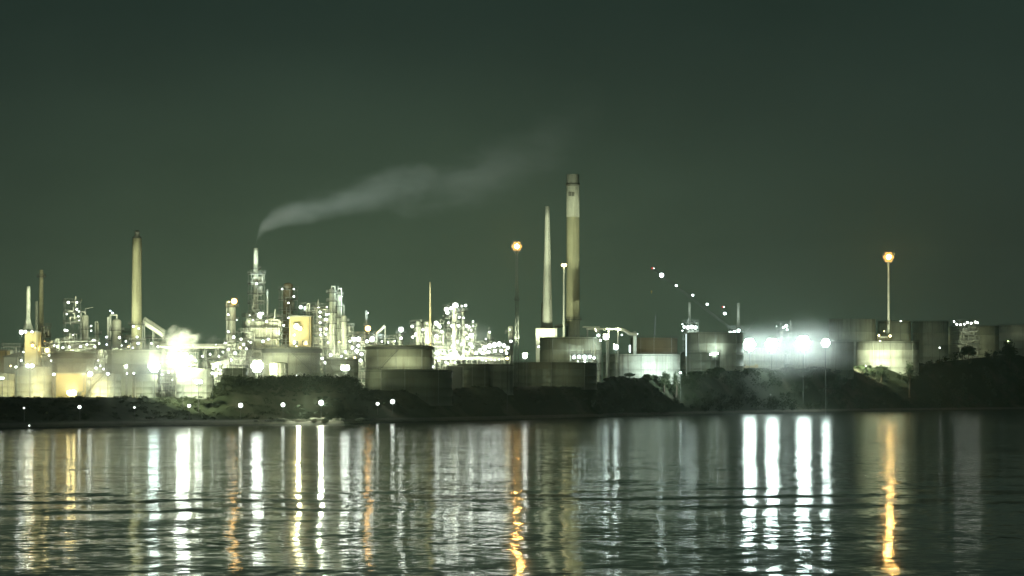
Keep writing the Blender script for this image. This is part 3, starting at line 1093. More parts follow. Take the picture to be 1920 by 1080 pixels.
pipe_rack('sloping yellowish duct descending from the thick stack', 268, 306, 603, 628, 1125, n=2, r=1.1, seg=2)
pipe_rack('long pale pipe bridge between steam and the lamp topped tower', 300, 426, 650, 651, 1120, n=4, r=.7, seg=6, lamps=((362, 648, 1.2, 'w', 30), (405, 646, 1.2, 'w', 30)))
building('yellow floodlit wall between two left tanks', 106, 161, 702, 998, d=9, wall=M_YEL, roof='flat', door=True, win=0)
building('sloping white conveyor shed beside the lamp topped tower', 398, 428, 682, 1105, wall=M_WHITE, roof='mono', door=False, lamps=((414, 684, 1.8, 'w', 50),))
column('lamp topped narrow tower bulging at its foot', 435, 14, 572, 1150, plats=(.45, .62, .8, .97), seed=12,
       lamps=((439, 565, 5.0, 'o', 130), (429, 566, 1.6, 'y', 50), (428, 590, 1.8, 'w', 50), (444, 600, 1.0, 'w', 40), (428, 622, 2.0, 'w', 60), (438, 632, 2.6, 'w', 60), (422, 644, 2.4, 'w', 60), (456, 646, 2.4, 'w', 60)))
unit('bright pipe clad base around the lamp topped tower', 420, 460, 640, 1120, floors=5, bays=3, seed=13, fill=.9, lamps=((428, 655, 2.4, 'w', 60), (441, 662, 3.0, 'w', 60), (450, 652, 2.2, 'y', 60), (433, 675, 2.4, 'w', 60)))
# smoking stack tower
unit('tall framed tower carrying the smoking stack', 465, 496, 514, 1200, floors=11, bays=2, seed=15, fill=.25, frame=M_STEEL, dr=.9,
     lamps=((481, 532, 2.0, 'w', 60), (488, 594, 3.0, 'w', 70), (468, 592, 1.6, 'w', 50), (474, 600, 1.2, 'w', 40)))
column('inner flue column within the framed smoking tower', 480.5, 9, 520, 1201, mat=M_CONC, plats=(), pipe=False, name='flue_column')
unit('dim boxy process block under the smoking stack', 455, 528, 593, 1170, floors=6, bays=4, seed=17, frame=M_DSTEEL, clad=.92, dr=.4,
     lamps=((500, 603, 2.0, 'w', 60), (493, 640, 2.6, 'c', 60), (503, 636, 2.0, 'c', 50), (523, 625, 1.6, 'w', 50), (466, 640, 1.0, 'w', 40)))
unit('grey open tower with lamps on its upper corners', 523, 558, 543, 1210, floors=9, bays=2, seed=19, fill=.5,
     lamps=((529, 542, 1.5, 'w', 50), (551, 542, 1.5, 'w', 50), (551, 556, 1.8, 'w', 50), (541, 568, 1.6, 'w', 50), (541, 596, 1.6, 'w', 50), (532, 610, 1.8, 'w', 50)))
column('short crown column topping the grey open tower', 540, 18, 530, 1211, mat=M_BROWN, plats=(), pipe=False, name='reactor_column')
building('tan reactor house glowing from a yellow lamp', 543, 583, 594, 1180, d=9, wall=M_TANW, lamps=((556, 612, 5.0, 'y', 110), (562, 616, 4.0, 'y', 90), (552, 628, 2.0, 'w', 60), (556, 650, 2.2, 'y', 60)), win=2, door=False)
unit('white lit arch topped frame over the tan reactor house', 564, 598, 573, 1192, floors=8, bays=3, seed=23, fill=.6,
     lamps=((564, 576, 3.0, 'c', 80), (573, 578, 3.0, 'c', 80), (597, 576, 1.6, 'w', 50)))
column('white gooseneck column above the tan reactor house', 576, 6, 572, 1186, mat=M_WHITE, plats=(.9,), seed=4)
unit('bright multi deck frame packed with white lamps', 594, 622, 575, 1175, floors=9, bays=2, seed=29, fill=.8,
     lamps=tuple((x, y, r, 'w', 55) for x, y, r in ((600, 585, 2.0), (600, 594, 2.0), (600, 605, 2.0), (601, 618, 2.4), (601, 628, 1.8), (612, 590, 2.0), (611, 599, 2.6), (612, 617, 2.0), (611, 627, 1.8), (613, 576, 1.2), (617, 589, 1.6), (615, 642, 1.8), (621, 620, 1.4))))
column('tall dark slender column, left of a matching pair', 622, 9, 541, 1165, mat=M_GREY, plats=(.5, .62, .74, .86, .95), seed=31, vent=6)
column('tall dark slender column, right of a matching pair', 634, 9, 545, 1168, mat=M_GREY, plats=(.45, .58, .7, .82, .95), seed=33, lamps=((636, 641, 1.6, 'y', 50), (641, 556, .8, 'w', 30)), vent=8)
column('pale smooth column right of the tall dark pair', 645, 9, 591, 1160, mat=M_VESSEL, plats=(.9,), seed=35, pipe=False, vent=19)
unit('glaring low pipe frame behind the small grey tank', 606, 652, 655, 1140, floors=3, bays=4, seed=37, fill=.9, lamps=((604, 672, 2.6, 'w', 60), (620, 666, 3.0, 'w', 70), (640, 668, 2.2, 'w', 60), (648, 660, 2.2, 'w', 60), (610, 680, 2.8, 'w', 60)))
unit('glaring pipe frame crowned by an orange lamp', 653, 708, 628, 1190, floors=5, bays=4, seed=41, fill=.95, frame=M_STEEL,
     lamps=((690, 616, 4.8, 'o', 130), (663, 636, 4.0, 'w', 80), (672, 636, 4.0, 'w', 80), (698, 636, 4.5, 'w', 90), (688, 640, 3.0, 'w', 80), (660, 652, 3.4, 'w', 80), (669, 658, 3.6, 'w', 80), (678, 664, 3.2, 'w', 80), (665, 671, 3.0, 'y', 70), (676, 676, 3.0, 'w', 80), (672, 648, 3.0, 'w', 70)))
column('slim vent column above the orange crowned frame', 687, 5, 582, 1195, mat=M_STEEL, plats=(.8,), lamps=((690, 587, 1.2, 'w', 40),), pipe=False, ringw=.7)
pipe_rack('short crane like jib rising from the orange crowned frame', 706, 722, 626, 611, 1185, n=1, r=.6, seg=1)
column('glaring white column with lamp on its top', 752, 8.5, 618, 1180, mat=M_WHITE, plats=(.93,), lamps=((752, 618, 4.2, 'w', 100), (752, 634, 2.6, 'w', 60)), pipe=False, name='process_drum')
unit('glaring white frame around the needle thin stack', 770, 832, 606, 1215, floors=6, bays=5, seed=43, fill=.95,
     lamps=tuple((x, y, r, 'w', 65) for x, y, r in ((773, 612, 2.6), (784, 608, 2.8), (800, 608, 3.0), (818, 606, 3.6), (824, 612, 3.2), (781, 627, 3.6), (799, 625, 3.8), (818, 630, 2.8), (774, 632, 2.2), (806, 642, 2.6), (828, 622, 2.4), (793, 618, 2.0))))
for i, (x, lab) in enumerate(((784, 'rounded white drum top, left of the needle thin stack'), (800, 'rounded white drum top touching the needle thin stack'))):
    column(lab, x, 9, 602, 1208, mat=M_WHITE, plats=(.92,), seed=50 + i, name='process_drum', pipe=False)
unit('tallest glaring process tower crowned with floodlights', 832, 868, 576, 1225, floors=8, bays=3, seed=47, fill=.85, frame=M_STEEL,
     lamps=((837, 580, 3.6, 'w', 90), (846, 578, 3.0, 'w', 80), (854, 573, 4.8, 'w', 110), (839, 586, 3.2, 'w', 80)) + tuple((x, y, r, 'w', 60) for x, y, r in ((861, 595, 2.0), (841, 605, 1.6), (848, 611, 3.0), (860, 611, 2.4), (869, 596, 1.6), (870, 625, 1.8), (848, 630, 1.4), (857, 640, 3.0), (848, 650, 2.6), (866, 646, 2.6))))
column('pale round column inside the tallest glaring tower', 852, 9, 575, 1214, plats=(.6, .8), seed=48, pipe=False)
column('pillar with floodlit flat head beside the tallest glaring tower', 868, 5, 578, 1222, mat=M_VESSEL, plats=(.96,), pipe=False, lamps=((873, 573, 2.4, 'w', 60), (866, 574, 1.6, 'w', 50)), ringw=1.6)
unit('bright stepped pipe deck right of the tallest glaring tower', 862, 892, 612, 1212, floors=6, bays=3, seed=53, fill=.8,
     lamps=((875, 611, 2.6, 'w', 60), (880, 613, 2.0, 'w', 60), (887, 603, 1.4, 'w', 50), (887, 611, 1.2, 'w', 50), (883, 619, 1.6, 'w', 50), (884, 629, 4.0, 'w', 110), (876, 634, 2.6, 'w', 60), (882, 645, 3.0, 'w', 70), (886, 650, 2.6, 'w', 70)))
unit('glaring low pump hall frame between two small columns', 890, 955, 645, 1215, floors=4, bays=6, seed=59, fill=.9,
     lamps=tuple((x, y, r, 'w', 80) for x, y, r in ((893, 662, 3.0), (900, 657, 3.4), (909, 652, 3.8), (918, 649, 4.0), (927, 647, 4.2), (936, 645, 3.8), (945, 648, 3.4), (952, 652, 3.0), (905, 662, 3.0), (916, 660, 3.2), (928, 658, 3.2), (940, 658, 3.2), (950, 662, 2.4))) + ((948, 657, 1.6, 'y', 60),))
column('small lit column, left one over the glaring pump hall', 917, 7, 622, 1222, plats=(.85,), lamps=((918, 623, 1.8, 'w', 50), (911, 636, 1.2, 'w', 40)), pipe=False, vent=8)
column('taller lit column, right one over the glaring pump hall', 957.5, 10, 611, 1222, plats=(.7, .88), lamps=((958, 640, 2.6, 'w', 50), (956, 618, 1.2, 'w', 40)), pipe=False)
pipe_rack('lamp speckled low pipe bridge behind the unlit tanks', 815, 955, 672, 673, 1200, n=5, r=.45, seg=14,
          lamps=tuple((x, y, r, 'w', 45) for x, y, r in ((822, 676, 1.8), (836, 679, 1.8), (840, 682, 1.6), (853, 680, 1.8), (858, 667, 2.6), (868, 667, 1.6), (876, 673, 1.6), (884, 673, 1.6), (905, 675, 1.8), (911, 677, 1.2), (921, 674, 1.2), (928, 675, 1.4), (936, 674, 1.2), (812, 688, 2.2), (790, 689, 1.4), (805, 652, 2.4), (820, 662, 4.0))))
unit('speckled pipe frame at the foot of the tallest glaring tower', 812, 862, 655, 1208, floors=3, bays=4, seed=61, fill=.8,
     lamps=((833, 662, 2.0, 'w', 60), (845, 664, 2.4, 'w', 60), (855, 661, 2.6, 'w', 60)))
building('dark block added to blacken the gap between two dark tanks', 840, 866, 688, 1140, wall=M_DSTEEL, door=True)  # added building keeps lit posts behind from showing in the dark gap
building('pale blockhouse at the foot of the tapered white chimney', 1005, 1044, 617, 1435, wall=M_WHITE, lamps=((1008, 632, 1.6, 'w', 50), (1010, 650, 2.0, 'w', 50)), door=False)
mast('orange starred lattice mast, tallest before the white chimney', 969, 462, 1260, 4.4, 'o', 190, rows=3, dx=5.4, gain=2.0, outer=1.5, name='high_mast', cat='light mast', lattice=True, wp=4.5)
mast('slim lit mast with hooded lamp beside the tallest chimney', 1057.5, 497, 1440, 2.8, 'y', 75, heads=2, dx=4.5, name='high_mast', cat='light mast', wp=5, pm=M_WSTACK)
pipe_rack('short sloping pale duct joining the two tall chimneys', 1040, 1066, 614, 609, 1452, n=2, r=.6, seg=1)
# canopy and vent arch at 1100-1195
cn = at(1130, 617, 1400)
zc = ground(cn.x, 1400) - .3
can = thing('loading_canopy', 'glowing thin canopy roof on legs right of the chimneys', 'canopy', (cn.x, 1400, zc))
Hc = cn.z - zc
MB().box((0, 0, Hc), (17, 9, .8)).box((-6, 0, Hc + 1.0), (9, 6, .5)).build('canopy_roof', M_WHITE, can)
lg = MB()
for x in (-8, -2, 3, 8):
    for y in (-4, 4):
        lg.cyl((x, y, 0), (x, y, Hc), .3, n=8)
lg.build('leg_frame', M_STEEL, can)
MB().tube([(7, -3, Hc + .3), (11, -3, Hc - .5), (14, -3, Hc - 2.5), (18, -3, Hc - 2.8)], .9, 10).build('bent_duct', M_PIPE, can)
MB().tube([(-5, -4.6, Hc), (-1, -4.8, Hc - 3), (2, -4.8, Hc - 7), (2, -4.8, 2)], .5, 8).build('drop_pipe', M_PIPE, can)
for a in ((1122, 629, 3.0, 'c', 70), (1136, 632, 4.8, 'c', 110), (1126, 638, 2.2, 'c', 60), (1104, 636, 1.4, 'c', 50), (1166, 628, 1.6, 'c', 50)):
    lamp(can, a[0], a[1], 1390, a[2], a[3], a[4])
column('short glowing vent dome at the end of the bent duct', 1190, 7, 621, 1410, mat=M_WHITE, plats=(), pipe=False, name='vent_dome', lamps=((1189, 626, 1.8, 'c', 50), (1195, 626, 1.2, 'c', 50)))
unit('low pipe deck glaring against the grey chimney foot tank', 1070, 1124, 664, 1372, floors=2, bays=5, seed=67, fill=.9, lamps=tuple((x, y, r, 'c', 90) for x, y, r in ((1076, 670, 3.0), (1086, 669, 3.4), (1096, 669, 3.4), (1106, 669, 3.0), (1114, 671, 2.4))))
unit('glaring rooftop plant under the lone vent pole', 1281, 1309, 604, 1590, floors=9, bays=3, seed=71, fill=.9, lamps=((1283, 613, 2.4, 'c', 80), (1290, 614, 3.4, 'c', 90), (1297, 613, 3.4, 'c', 90), (1304, 614, 3.2, 'c', 90), (1279.5, 608, 1.2, 'c', 60), (1279.5, 620, 1.2, 'c', 60)))
unit('glaring pump frame under the vent pole left of the floodlights', 1366, 1392, 615, 1630, floors=8, bays=3, seed=73, fill=.9, lamps=((1369, 623, 2.4, 'c', 80), (1377, 622, 3.2, 'c', 90), (1385, 620, 3.2, 'c', 90)))
unit('small lit rig above the second blinding floodlight', 1457, 1484, 607, 1660, floors=8, bays=2, seed=79, fill=.6, lamps=((1474, 611, 2.6, 'c', 80), (1476, 618, 2.0, 'c', 70), (1469, 614, 1.8, 'c', 60), (1456, 612, .9, 'c', 50)))

# thin bright posts
def post(label, px, y0, y1, Y, wpx=3.0, c='w', L=30, slant=0):
    k = Y / F
    p = at(px, y0, Y)
    zb = ground(p.x, Y) - .3
    z1 = at(px, y1, Y).z - zb
    H = p.z - zb
    root = thing('light_post', label, 'light post', (p.x, Y, zb))
    r = wpx * k / 2
    MB().cyl((-slant * k, 0, 0), (-slant * k * .2, 0, z1), r * .7, n=10).build('pole', M_STEEL, root)
    MB().cyl((-slant * k * .2, 0, z1), (0, 0, H), r, n=10).build('lit_tube', glow('post' + c, LC[c], L), root)  # upper tube glows by itself
post('short bright post between canopy and brown tank', 1181, 647, 661, 1470, 3.6, 'c', 3)
post('tall bright post at the edge of the misty grey tank', 1286.5, 626, 668, 1510, 2.4, 'c', 1.4)
post('slanting pale post above the brown tank', 1229, 590, 630, 1560, 1.4, 'c', .16, slant=9)  # thin pole made pale by a faint glow of its own

# ================================================================== CRANE
def crane():
    Y = 1600.0
    k = Y / F
    foot = at(1392, 632, Y)
    zb = ground(foot.x, Y) - .2
    root = thing('crawler_crane', 'lattice boom crane strung with white and red lamps', 'crane', (foot.x, Y, zb))
    pts = [(1223, 503), (1392, 632)]
    A = at(*pts[0], Y) - root.location
    B = at(*pts[1], Y) - root.location
    hb = B.z
    # crawler base tall enough to carry the boom foot
    tr = MB()
    for y in (-2.6, 2.6):
        tr.box((3, y, .8), (8, 1.1, 1.5)).cyl((-1, y - .55, .8), (-1, y + .55, .8), .8, n=14).cyl((7, y - .55, .8), (7, y + .55, .8), .8, n=14)
    tr.build('crawler_track', M_RUB, root)
    MB().box((4, 0, 2.6), (8, 4, 2)).box((8.2, 0, 3), (2, 4.4, 2.6)).build('upper_body', M_YEL, root)
    cb = MB().box((.8, -2.6, 3.3), (2, 1.6, 2.2)).build('cab', M_YEL, root)
    MB().box((.7, -3.43, 3.7), (1.5, .06, 1.0)).box((-.23, -2.6, 3.7), (.06, 1.2, 1.2)).build('cab_window', M_GLASS, cb)
    MB().cyl((0, -.8, 3), B + Vector((0, -.8, 0)), .35, n=8).cyl((0, .8, 3), B + Vector((0, .8, 0)), .35, n=8).build('boom_tower', M_STEEL, root)
    d = (A - B).normalized()
    up = Vector((0, 1, 0)).cross(d).normalized()
    if up.z < 0:
        up = -up
    sd = Vector((0, 1, 0))
    L = (A - B).length
    n = 26
    m = MB()
    wd = lambda t: .5 * min(1, .35 + t * 6, .35 + (1 - t) * 6)
    ch = []
    for i in range(n + 1):
        t = i / n
        c = B + d * L * t
        ch.append([c + up * wd(t) * a + sd * wd(t) * b for a, b in ((-1, -1), (1, -1), (1, 1), (-1, 1))])
    for i in range(n):
        for j in range(4):
            m.cyl(ch[i][j], ch[i + 1][j], .13, n=5, caps=False)
            m.cyl(ch[i][j], ch[i + 1][(j + 1) % 4], .07, n=4, caps=False)
    m.build('lattice_boom', M_DSTEEL, root)
    Mst = B + Vector((9, 0, 12))
    g = MB().cyl(B, Mst, .2, n=6).cyl(Mst, A, .06, n=4).cyl(Mst, Vector((8.5, 0, 3.5)), .08, n=4)
    g.build('pendant_rope', M_DSTEEL, root)
    hk = A + Vector((-.5, 0, -14))
    MB().cyl(A, hk, .05, n=4).build('hoist_rope', M_DSTEEL, root)
    MB().box(tuple(hk), (.7, .5, 1.2)).cyl(hk, hk + Vector((0, 0, -1.4)), .15, n=6).build('hook_block', M_YEL, root)
    for x, y, r, c, L_ in ((1223, 503, 1.9, 'r', 6), (1226, 503, 1.0, 'w', 40), (1240.6, 516, 3.8, 'c', 110), (1268, 535.6, 2.2, 'c', 60), (1299, 553.5, 2.2, 'c', 60), (1326, 570.5, 2.3, 'c', 60), (1355, 575.6, 1.7, 'r', 6), (1357.5, 575.6, 1.1, 'w', 40), (1359, 588, 2.8, 'c', 70)):
        lamp(root, x, y, Y - 2.0, r, c, L_)
crane()

# ================================================================== FREESTANDING FLOODLIGHTS
mast('big floodlight glaring before the mint white tank', 56, 686, 980, 3.4, 'w', 150, heads=2)
mast('orange tinged lamp over the left tank roofs', 88, 657, 1040, 3.6, 'y', 90)
mast('small lamp left of the mint white tank', 30, 688, 985, 2.0, 'w', 60)
mast('small lamp at the frame edge before the squat tank', 4, 709, 980, 2.2, 'w', 60, heads=2, dx=3)
mast('golden floodlight flaring low before the yellow wall', 134, 737, 980, 4.0, 'y', 130, heads=2, dx=9)
mast('white lamp over the gap between mint tank and yellow wall', 101, 702, 984, 2.4, 'w', 90)
mast('white floodlight at the edge of the half shadowed tank', 169, 701, 984, 4.0, 'w', 110)
mast('white lamp above the middle of the half shadowed tank', 202, 701, 982, 3.0, 'w', 80)
mast('white lamp high between the half shadowed and narrow tanks', 236, 688, 1030, 2.8, 'w', 80)
mast('pinkish small lamp low between the half shadowed and narrow tanks', 238, 700, 1010, 1.9, 'w', 60)
mast('small lamp at the rim edge of the narrow tank', 251, 700, 984, 2.2, 'w', 60)
mast('big floodlight glaring above the narrow tank', 289, 687, 985, 4.6, 'c', 110, heads=1, rows=3, dx=7)
mast('largest glaring floodlight bank below the steam', 343, 673, 975, 5.2, 'w', 150, heads=1, rows=3, dx=8)
mast('white lamp at the outer edge of the overexposed tank', 398, 700, 983, 2.4, 'w', 70)
mast('white floodlight standing in front of the overexposed tank', 372, 716, 975, 3.6, 'w', 140, heads=2, dx=7)
mast('glaring floodlight pair left of the green grey tank', 482, 687, 1085, 4.6, 'w', 100, heads=1, rows=3, dx=7.2)
mast('bright floodlight before the small grey tank', 647, 690, 1078, 4.8, 'w', 120, heads=2, dx=7)
mast('small lamp on the dark tank edge near the tan tank', 702, 696, 1100, 1.2, 'w', 40)
mast('small orange lamp over the tank row left of the chimneys', 951, 672, 1150, 3.0, 'y', 80)
mast('white starred floodlight between the dark tanks and chimneys', 984, 668, 1235, 4.2, 'w', 120)
mast('white floodlight before the canopy near the pale streaked tank', 1155, 651, 1385, 4.6, 'c', 120)
mast('low lamp added behind shrubs to light the pale streaked tank', 1276, 699, 1398, 1.6, 'c', 200, arm=True)  # added lamp, brightens the tank's edge
mast('leftmost blinding floodlight of the hazy four', 1405, 646, 1570, 4.6, 'c', 125, heads=1, rows=3, dx=7.2, gain=.7)
mast('second blinding floodlight of the hazy four', 1447, 646, 1572, 4.8, 'c', 125, heads=1, rows=3, dx=7.4, gain=.7)
mast('third and largest blinding floodlight of the hazy four', 1506, 643, 1574, 5.4, 'c', 125, heads=1, rows=3, dx=8.4, gain=.7)
mast('rightmost and smallest blinding floodlight of the hazy four', 1548, 643, 1576, 3.2, 'c', 125, heads=1, rows=3, dx=5, gain=.7)
mast('small white lamp under the misty grey tank', 1332, 665, 1518, 1.6, 'c', 60)
mast('floodlight washing the foot of the misty grey tank', 1345, 663, 1522, 1.6, 'c', 150)
mast('low lamp hidden by bushes at the floodlit cream tank', 1622, 688, 1732, 3.0, 'w', 160)
mast('tall sodium mast with starred orange lamp', 1666, 482, 1806, 4.6, 'o', 190, rows=3, dx=5.8, gain=2.4, outer=1.5, name='high_mast', cat='light mast', wp=5, pm=M_WSTACK)
mast('small lamp on the skyline tank right of the sodium mast', 1689, 602, 1990, 1.4, 'w', 50)
mast('small lamp between dim tanks on the dark hillside', 1762, 652, 1880, 1.5, 'w', 50)
mast('faint lamp low on the dark hillside farthest right', 1870, 717, 1860, .8, 'w', 20)
mast('tiny lamp on the black bank under the floodlights', 1445, 740, 1530, .7, 'w', 12)
unit('lit roof cabins on the broad dim skyline tank', 1786, 1834, 603, 1935, floors=9, bays=4, seed=83, fill=.9, lamps=tuple((x, y, r, 'w', 60) for x, y, r in ((1789, 603, 1.8), (1794, 608, 2.0), (1801, 609, 2.0), (1808, 608, 1.8), (1814, 605, 2.2), (1821, 606, 2.2), (1829, 604, 2.2), (1833, 605, 1.6))))
building('low lit shed at the foot of the sodium mast', 1645, 1672, 632, 1795, wall=M_WHITE, lamps=((1648, 629, 2.0, 'y', 60), (1658, 621, 1.2, 'y', 40), (1669, 630, 2.4, 'y', 70)), door=False)

# road lamps along the shore (left to right)
for px, py, rp, lab in ((45, 765, 1.3, 'shore lamp below the mint white tank'), (149, 763, 2.2, 'shore lamp below the golden floodlight'), (252, 764, 1.3, 'shore lamp below the narrow tank'),
                        (354.6, 761, 2.3, 'shore lamp below the overexposed tank'), (451, 760, 3.0, 'starred shore lamp below the dark low tank'), (530.5, 759, 2.7, 'starred shore lamp left of the beach rocks'),
                        (602, 755, 3.4, 'brightest shore lamp over the lit beach rocks'), (708, 757, 2.2, 'shore lamp below the left edge of the unlit tank'), (736, 753, 3.0, 'starred shore lamp before the large unlit tank'), (55, 798, 1.0, 'tiny lamp at the left waterline')):
    Y = shore(px) + (26 if py < 790 else 4)
    mast(lab, px, py, Y, rp * 1.3, 'w', 60 if rp > 1.5 else 30, name='street_lamp', cat='street lamp')

# ================================================================== ADDED FILL LIGHT ON TANKS, PLANT AND SMOKE
for bm in (
    ((1040, 672, 1335), (1045, 655, 1385), 14000, 140, 'w'), ((1100, 672, 1335), (1095, 655, 1385), 14000, 140, 'w'), ((1330, 640, 1470), (1335, 640, 1525), 16000, 120, 'c'), ((56, 684, 970), (62, 720, 1000), 24000, 130, 'w'), ((24, 690, 1090), (24, 668, 1130), 16000, 120, 'w'), ((88, 690, 1095), (88, 662, 1132), 16000, 120, 'w'), ((148, 672, 1092), (148, 655, 1110), 14000, 140, 'w'), ((300, 672, 1110), (300, 645, 1138), 16000, 120, 'w'), ((398, 690, 1100), (398, 668, 1133), 16000, 120, 'w'), ((462, 680, 1125), (461, 640, 1158), 14000, 120, 'w'), ((650, 672, 1140), (650, 640, 1170), 16000, 110, 'w'), ((726, 672, 1172), (726, 645, 1198), 12000, 120, 'w'), ((340, 690, 1030), (340, 668, 1058), 24000, 130, 'w'), ((188, 700, 1020), (188, 678, 1050), 9000, 120, 'w'), ((408, 706, 1030), (408, 690, 1058), 8000, 120, 'w'), ((602, 752, 988), (592, 776, 977), 16000, 120, 'w'), ((560, 762, 988), (566, 778, 976), 16000, 120, 'w'), ((134, 735, 976), (134, 712, 998), 60000, 130, 'y'), ((165, 699, 972), (182, 722, 1000), 20000, 120, 'w'),
    ((289, 685, 972), (275, 722, 1000), 13000, 110, 'c'), ((352, 684, 968), (368, 720, 996), 60000, 130, 'w'), ((343, 690, 985), (338, 630, 1010), 420000, 110, 'w'), ((4, 707, 972), (6, 722, 1000), 6000, 120, 'w'),
    ((88, 655, 1036), (140, 670, 1075), 14000, 110, 'y'), ((236, 686, 1026), (240, 676, 1080), 14000, 120, 'w'), ((61, 668, 1080), (54, 560, 1120), 45000, 70, 'w'),
    ((78, 660, 1110), (77, 560, 1170), 9000, 70, 'y'), ((236, 686, 1026), (256, 520, 1120), 200000, 56, 'w'), ((289, 684, 978), (258, 520, 1120), 320000, 44, 'w'), ((140, 662, 1085), (145, 615, 1135), 22000, 110, 'w'),
    ((222, 662, 1095), (219, 625, 1140), 26000, 110, 'w'), ((440, 692, 1088), (438, 635, 1145), 50000, 90, 'w'), ((482, 685, 1080), (545, 676, 1118), 42000, 130, 'w'),
    ((492, 640, 1140), (480, 520, 1200), 60000, 60, 'w'), ((500, 690, 1100), (492, 630, 1165), 14000, 110, 'w'), ((486, 594, 1165), (540, 400, 1200), 330000, 80, 'c'), ((700, 640, 1150), (760, 350, 1200), 420000, 100, 'c'), ((900, 650, 1170), (960, 300, 1200), 300000, 100, 'c'),  # upward spots here are added to light the smoke
    ((540, 640, 1165), (540, 555, 1205), 20000, 80, 'w'), ((556, 640, 1150), (562, 620, 1180), 12000, 120, 'y'), ((582, 645, 1150), (582, 600, 1188), 30000, 100, 'w'),
    ((608, 650, 1145), (608, 605, 1172), 14000, 110, 'w'), ((630, 676, 1120), (630, 590, 1162), 40000, 70, 'w'), ((647, 688, 1074), (642, 684, 1105), 9000, 130, 'w'),
    ((680, 690, 1150), (680, 645, 1188), 40000, 110, 'w'), ((785, 684, 1121), (775, 668, 1140), 6500, 150, 'w'), ((718, 684, 1121), (722, 668, 1140), 4500, 150, 'w'), ((752, 664, 1162), (752, 630, 1180), 8000, 70, 'w'),
    ((800, 660, 1180), (800, 622, 1212), 50000, 110, 'w'), ((850, 662, 1185), (850, 605, 1222), 80000, 90, 'w'), ((880, 655, 1188), (880, 630, 1210), 20000, 110, 'w'),
    ((920, 690, 1178), (920, 652, 1212), 36000, 120, 'w'), ((880, 692, 1178), (880, 674, 1198), 8000, 140, 'w'), ((1000, 660, 1405), (1022, 635, 1435), 16000, 90, 'w'),
    ((1020, 626, 1422), (1028, 570, 1450), 30000, 120, 'w'), ((984, 666, 1230), (1066, 455, 1452), 850000, 42, 'w'), ((1155, 648, 1380), (1078, 470, 1455), 220000, 50, 'w'), ((1092, 682, 1368), (1072, 655, 1388), 30000, 130, 'c'),
    ((1155, 649, 1380), (1108, 652, 1385), 8000, 110, 'c'), ((1312, 672, 1350), (1258, 684, 1405), 300000, 50, 'c'), ((1200, 662, 1450), (1222, 648, 1490), 9000, 120, 'y'),
    ((1345, 661, 1518), (1325, 642, 1530), 9000, 130, 'c'), ((1295, 630, 1560), (1294, 605, 1592), 40000, 100, 'c'), ((1378, 634, 1600), (1380, 600, 1632), 40000, 100, 'c'),
    ((1405, 644, 1584), (1395, 680, 1602), 5000, 140, 'c'), ((1506, 641, 1568), (1530, 672, 1670), 6000, 130, 'c'), ((1622, 686, 1726), (1645, 664, 1742), 16000, 140, 'w'),
    ((1614, 674, 1700), (1655, 662, 1742), 120000, 130, 'w'), ((1690, 672, 1705), (1685, 660, 1742), 30000, 130, 'w'), ((1650, 640, 1780), (1667, 560, 1806), 90000, 80, 'w'), ((1730, 640, 1950), (1745, 622, 2040), 16000, 130, 'w'),
    ((1830, 640, 1900), (1830, 625, 1945), 16000, 130, 'w'), ((1890, 640, 1850), (1896, 622, 1895), 14000, 130, 'w'), ((1670, 628, 1940), (1675, 615, 2000), 12000, 130, 'w'), ((1600, 632, 1930), (1600, 615, 1975), 10000, 130, 'c'), ((900, 712, 1128), (890, 700, 1156), 900, 140, 'w'), ((1000, 705, 1222), (1020, 698, 1250), 1800, 140, 'w'), ((760, 714, 1062), (770, 708, 1083), 900, 140, 'w'), ((1474, 630, 1640), (1472, 612, 1660), 16000, 90, 'c')):
    beam(bm[0], bm[1], bm[2], bm[3], bm[4])

# ================================================================== STEAM AND SMOKE
def cloud_mat(name, dens, scale, albedo=(.985, .99, .975), lo=.42, hi=.62, g=.2):
    m, nt, out = nodes(name)
    v = N(nt, 'ShaderNodeVolumePrincipled')
    v.inputs['Color'].default_value = (*albedo, 1)
    v.inputs['Anisotropy'].default_value = g
    tc = N(nt, 'ShaderNodeTexCoord')
    O = tc.outputs['Object']
    ln = N(nt, 'ShaderNodeVectorMath', operation='LENGTH')
    nt.links.new(O, ln.inputs[0])
    n = noise(nt, O, scale, 4, .6)
    a = N(nt, 'ShaderNodeMath', operation='MULTIPLY_ADD')
    nt.links.new(n.outputs[0], a.inputs[0])
    a.inputs[1].default_value = 2.0
    n.inputs['Distortion'].default_value = .6
    mm = N(nt, 'ShaderNodeMath', operation='MULTIPLY')
    nt.links.new(ln.outputs['Value'], mm.inputs[0])
    mm.inputs[1].default_value = -1.0
    nt.links.new(mm.outputs[0], a.inputs[2])
    d = maprange(nt, a.outputs[0], lo - .12, hi + .1, 0, dens)
    nt.links.new(d, v.inputs['Density'])
    nt.links.new(v.outputs[0], out.inputs['Volume'])
    return m


def steam(label, px, py, Y, rx, ry, dens, scale=2.4, lo=.42, hi=.62, name='steam_cloud'):
    k = Y / F
    p = at(px, py, Y)
    o = MB().ball((0, 0, 0), 1.0, 24).build(name, cloud_mat('steam_' + str(int(px)), dens, scale, lo=lo, hi=hi))
    o.location = p
    o.scale = (rx * k, rx * k * .7, ry * k)
    return tag(o, label, 'steam', kind='stuff')


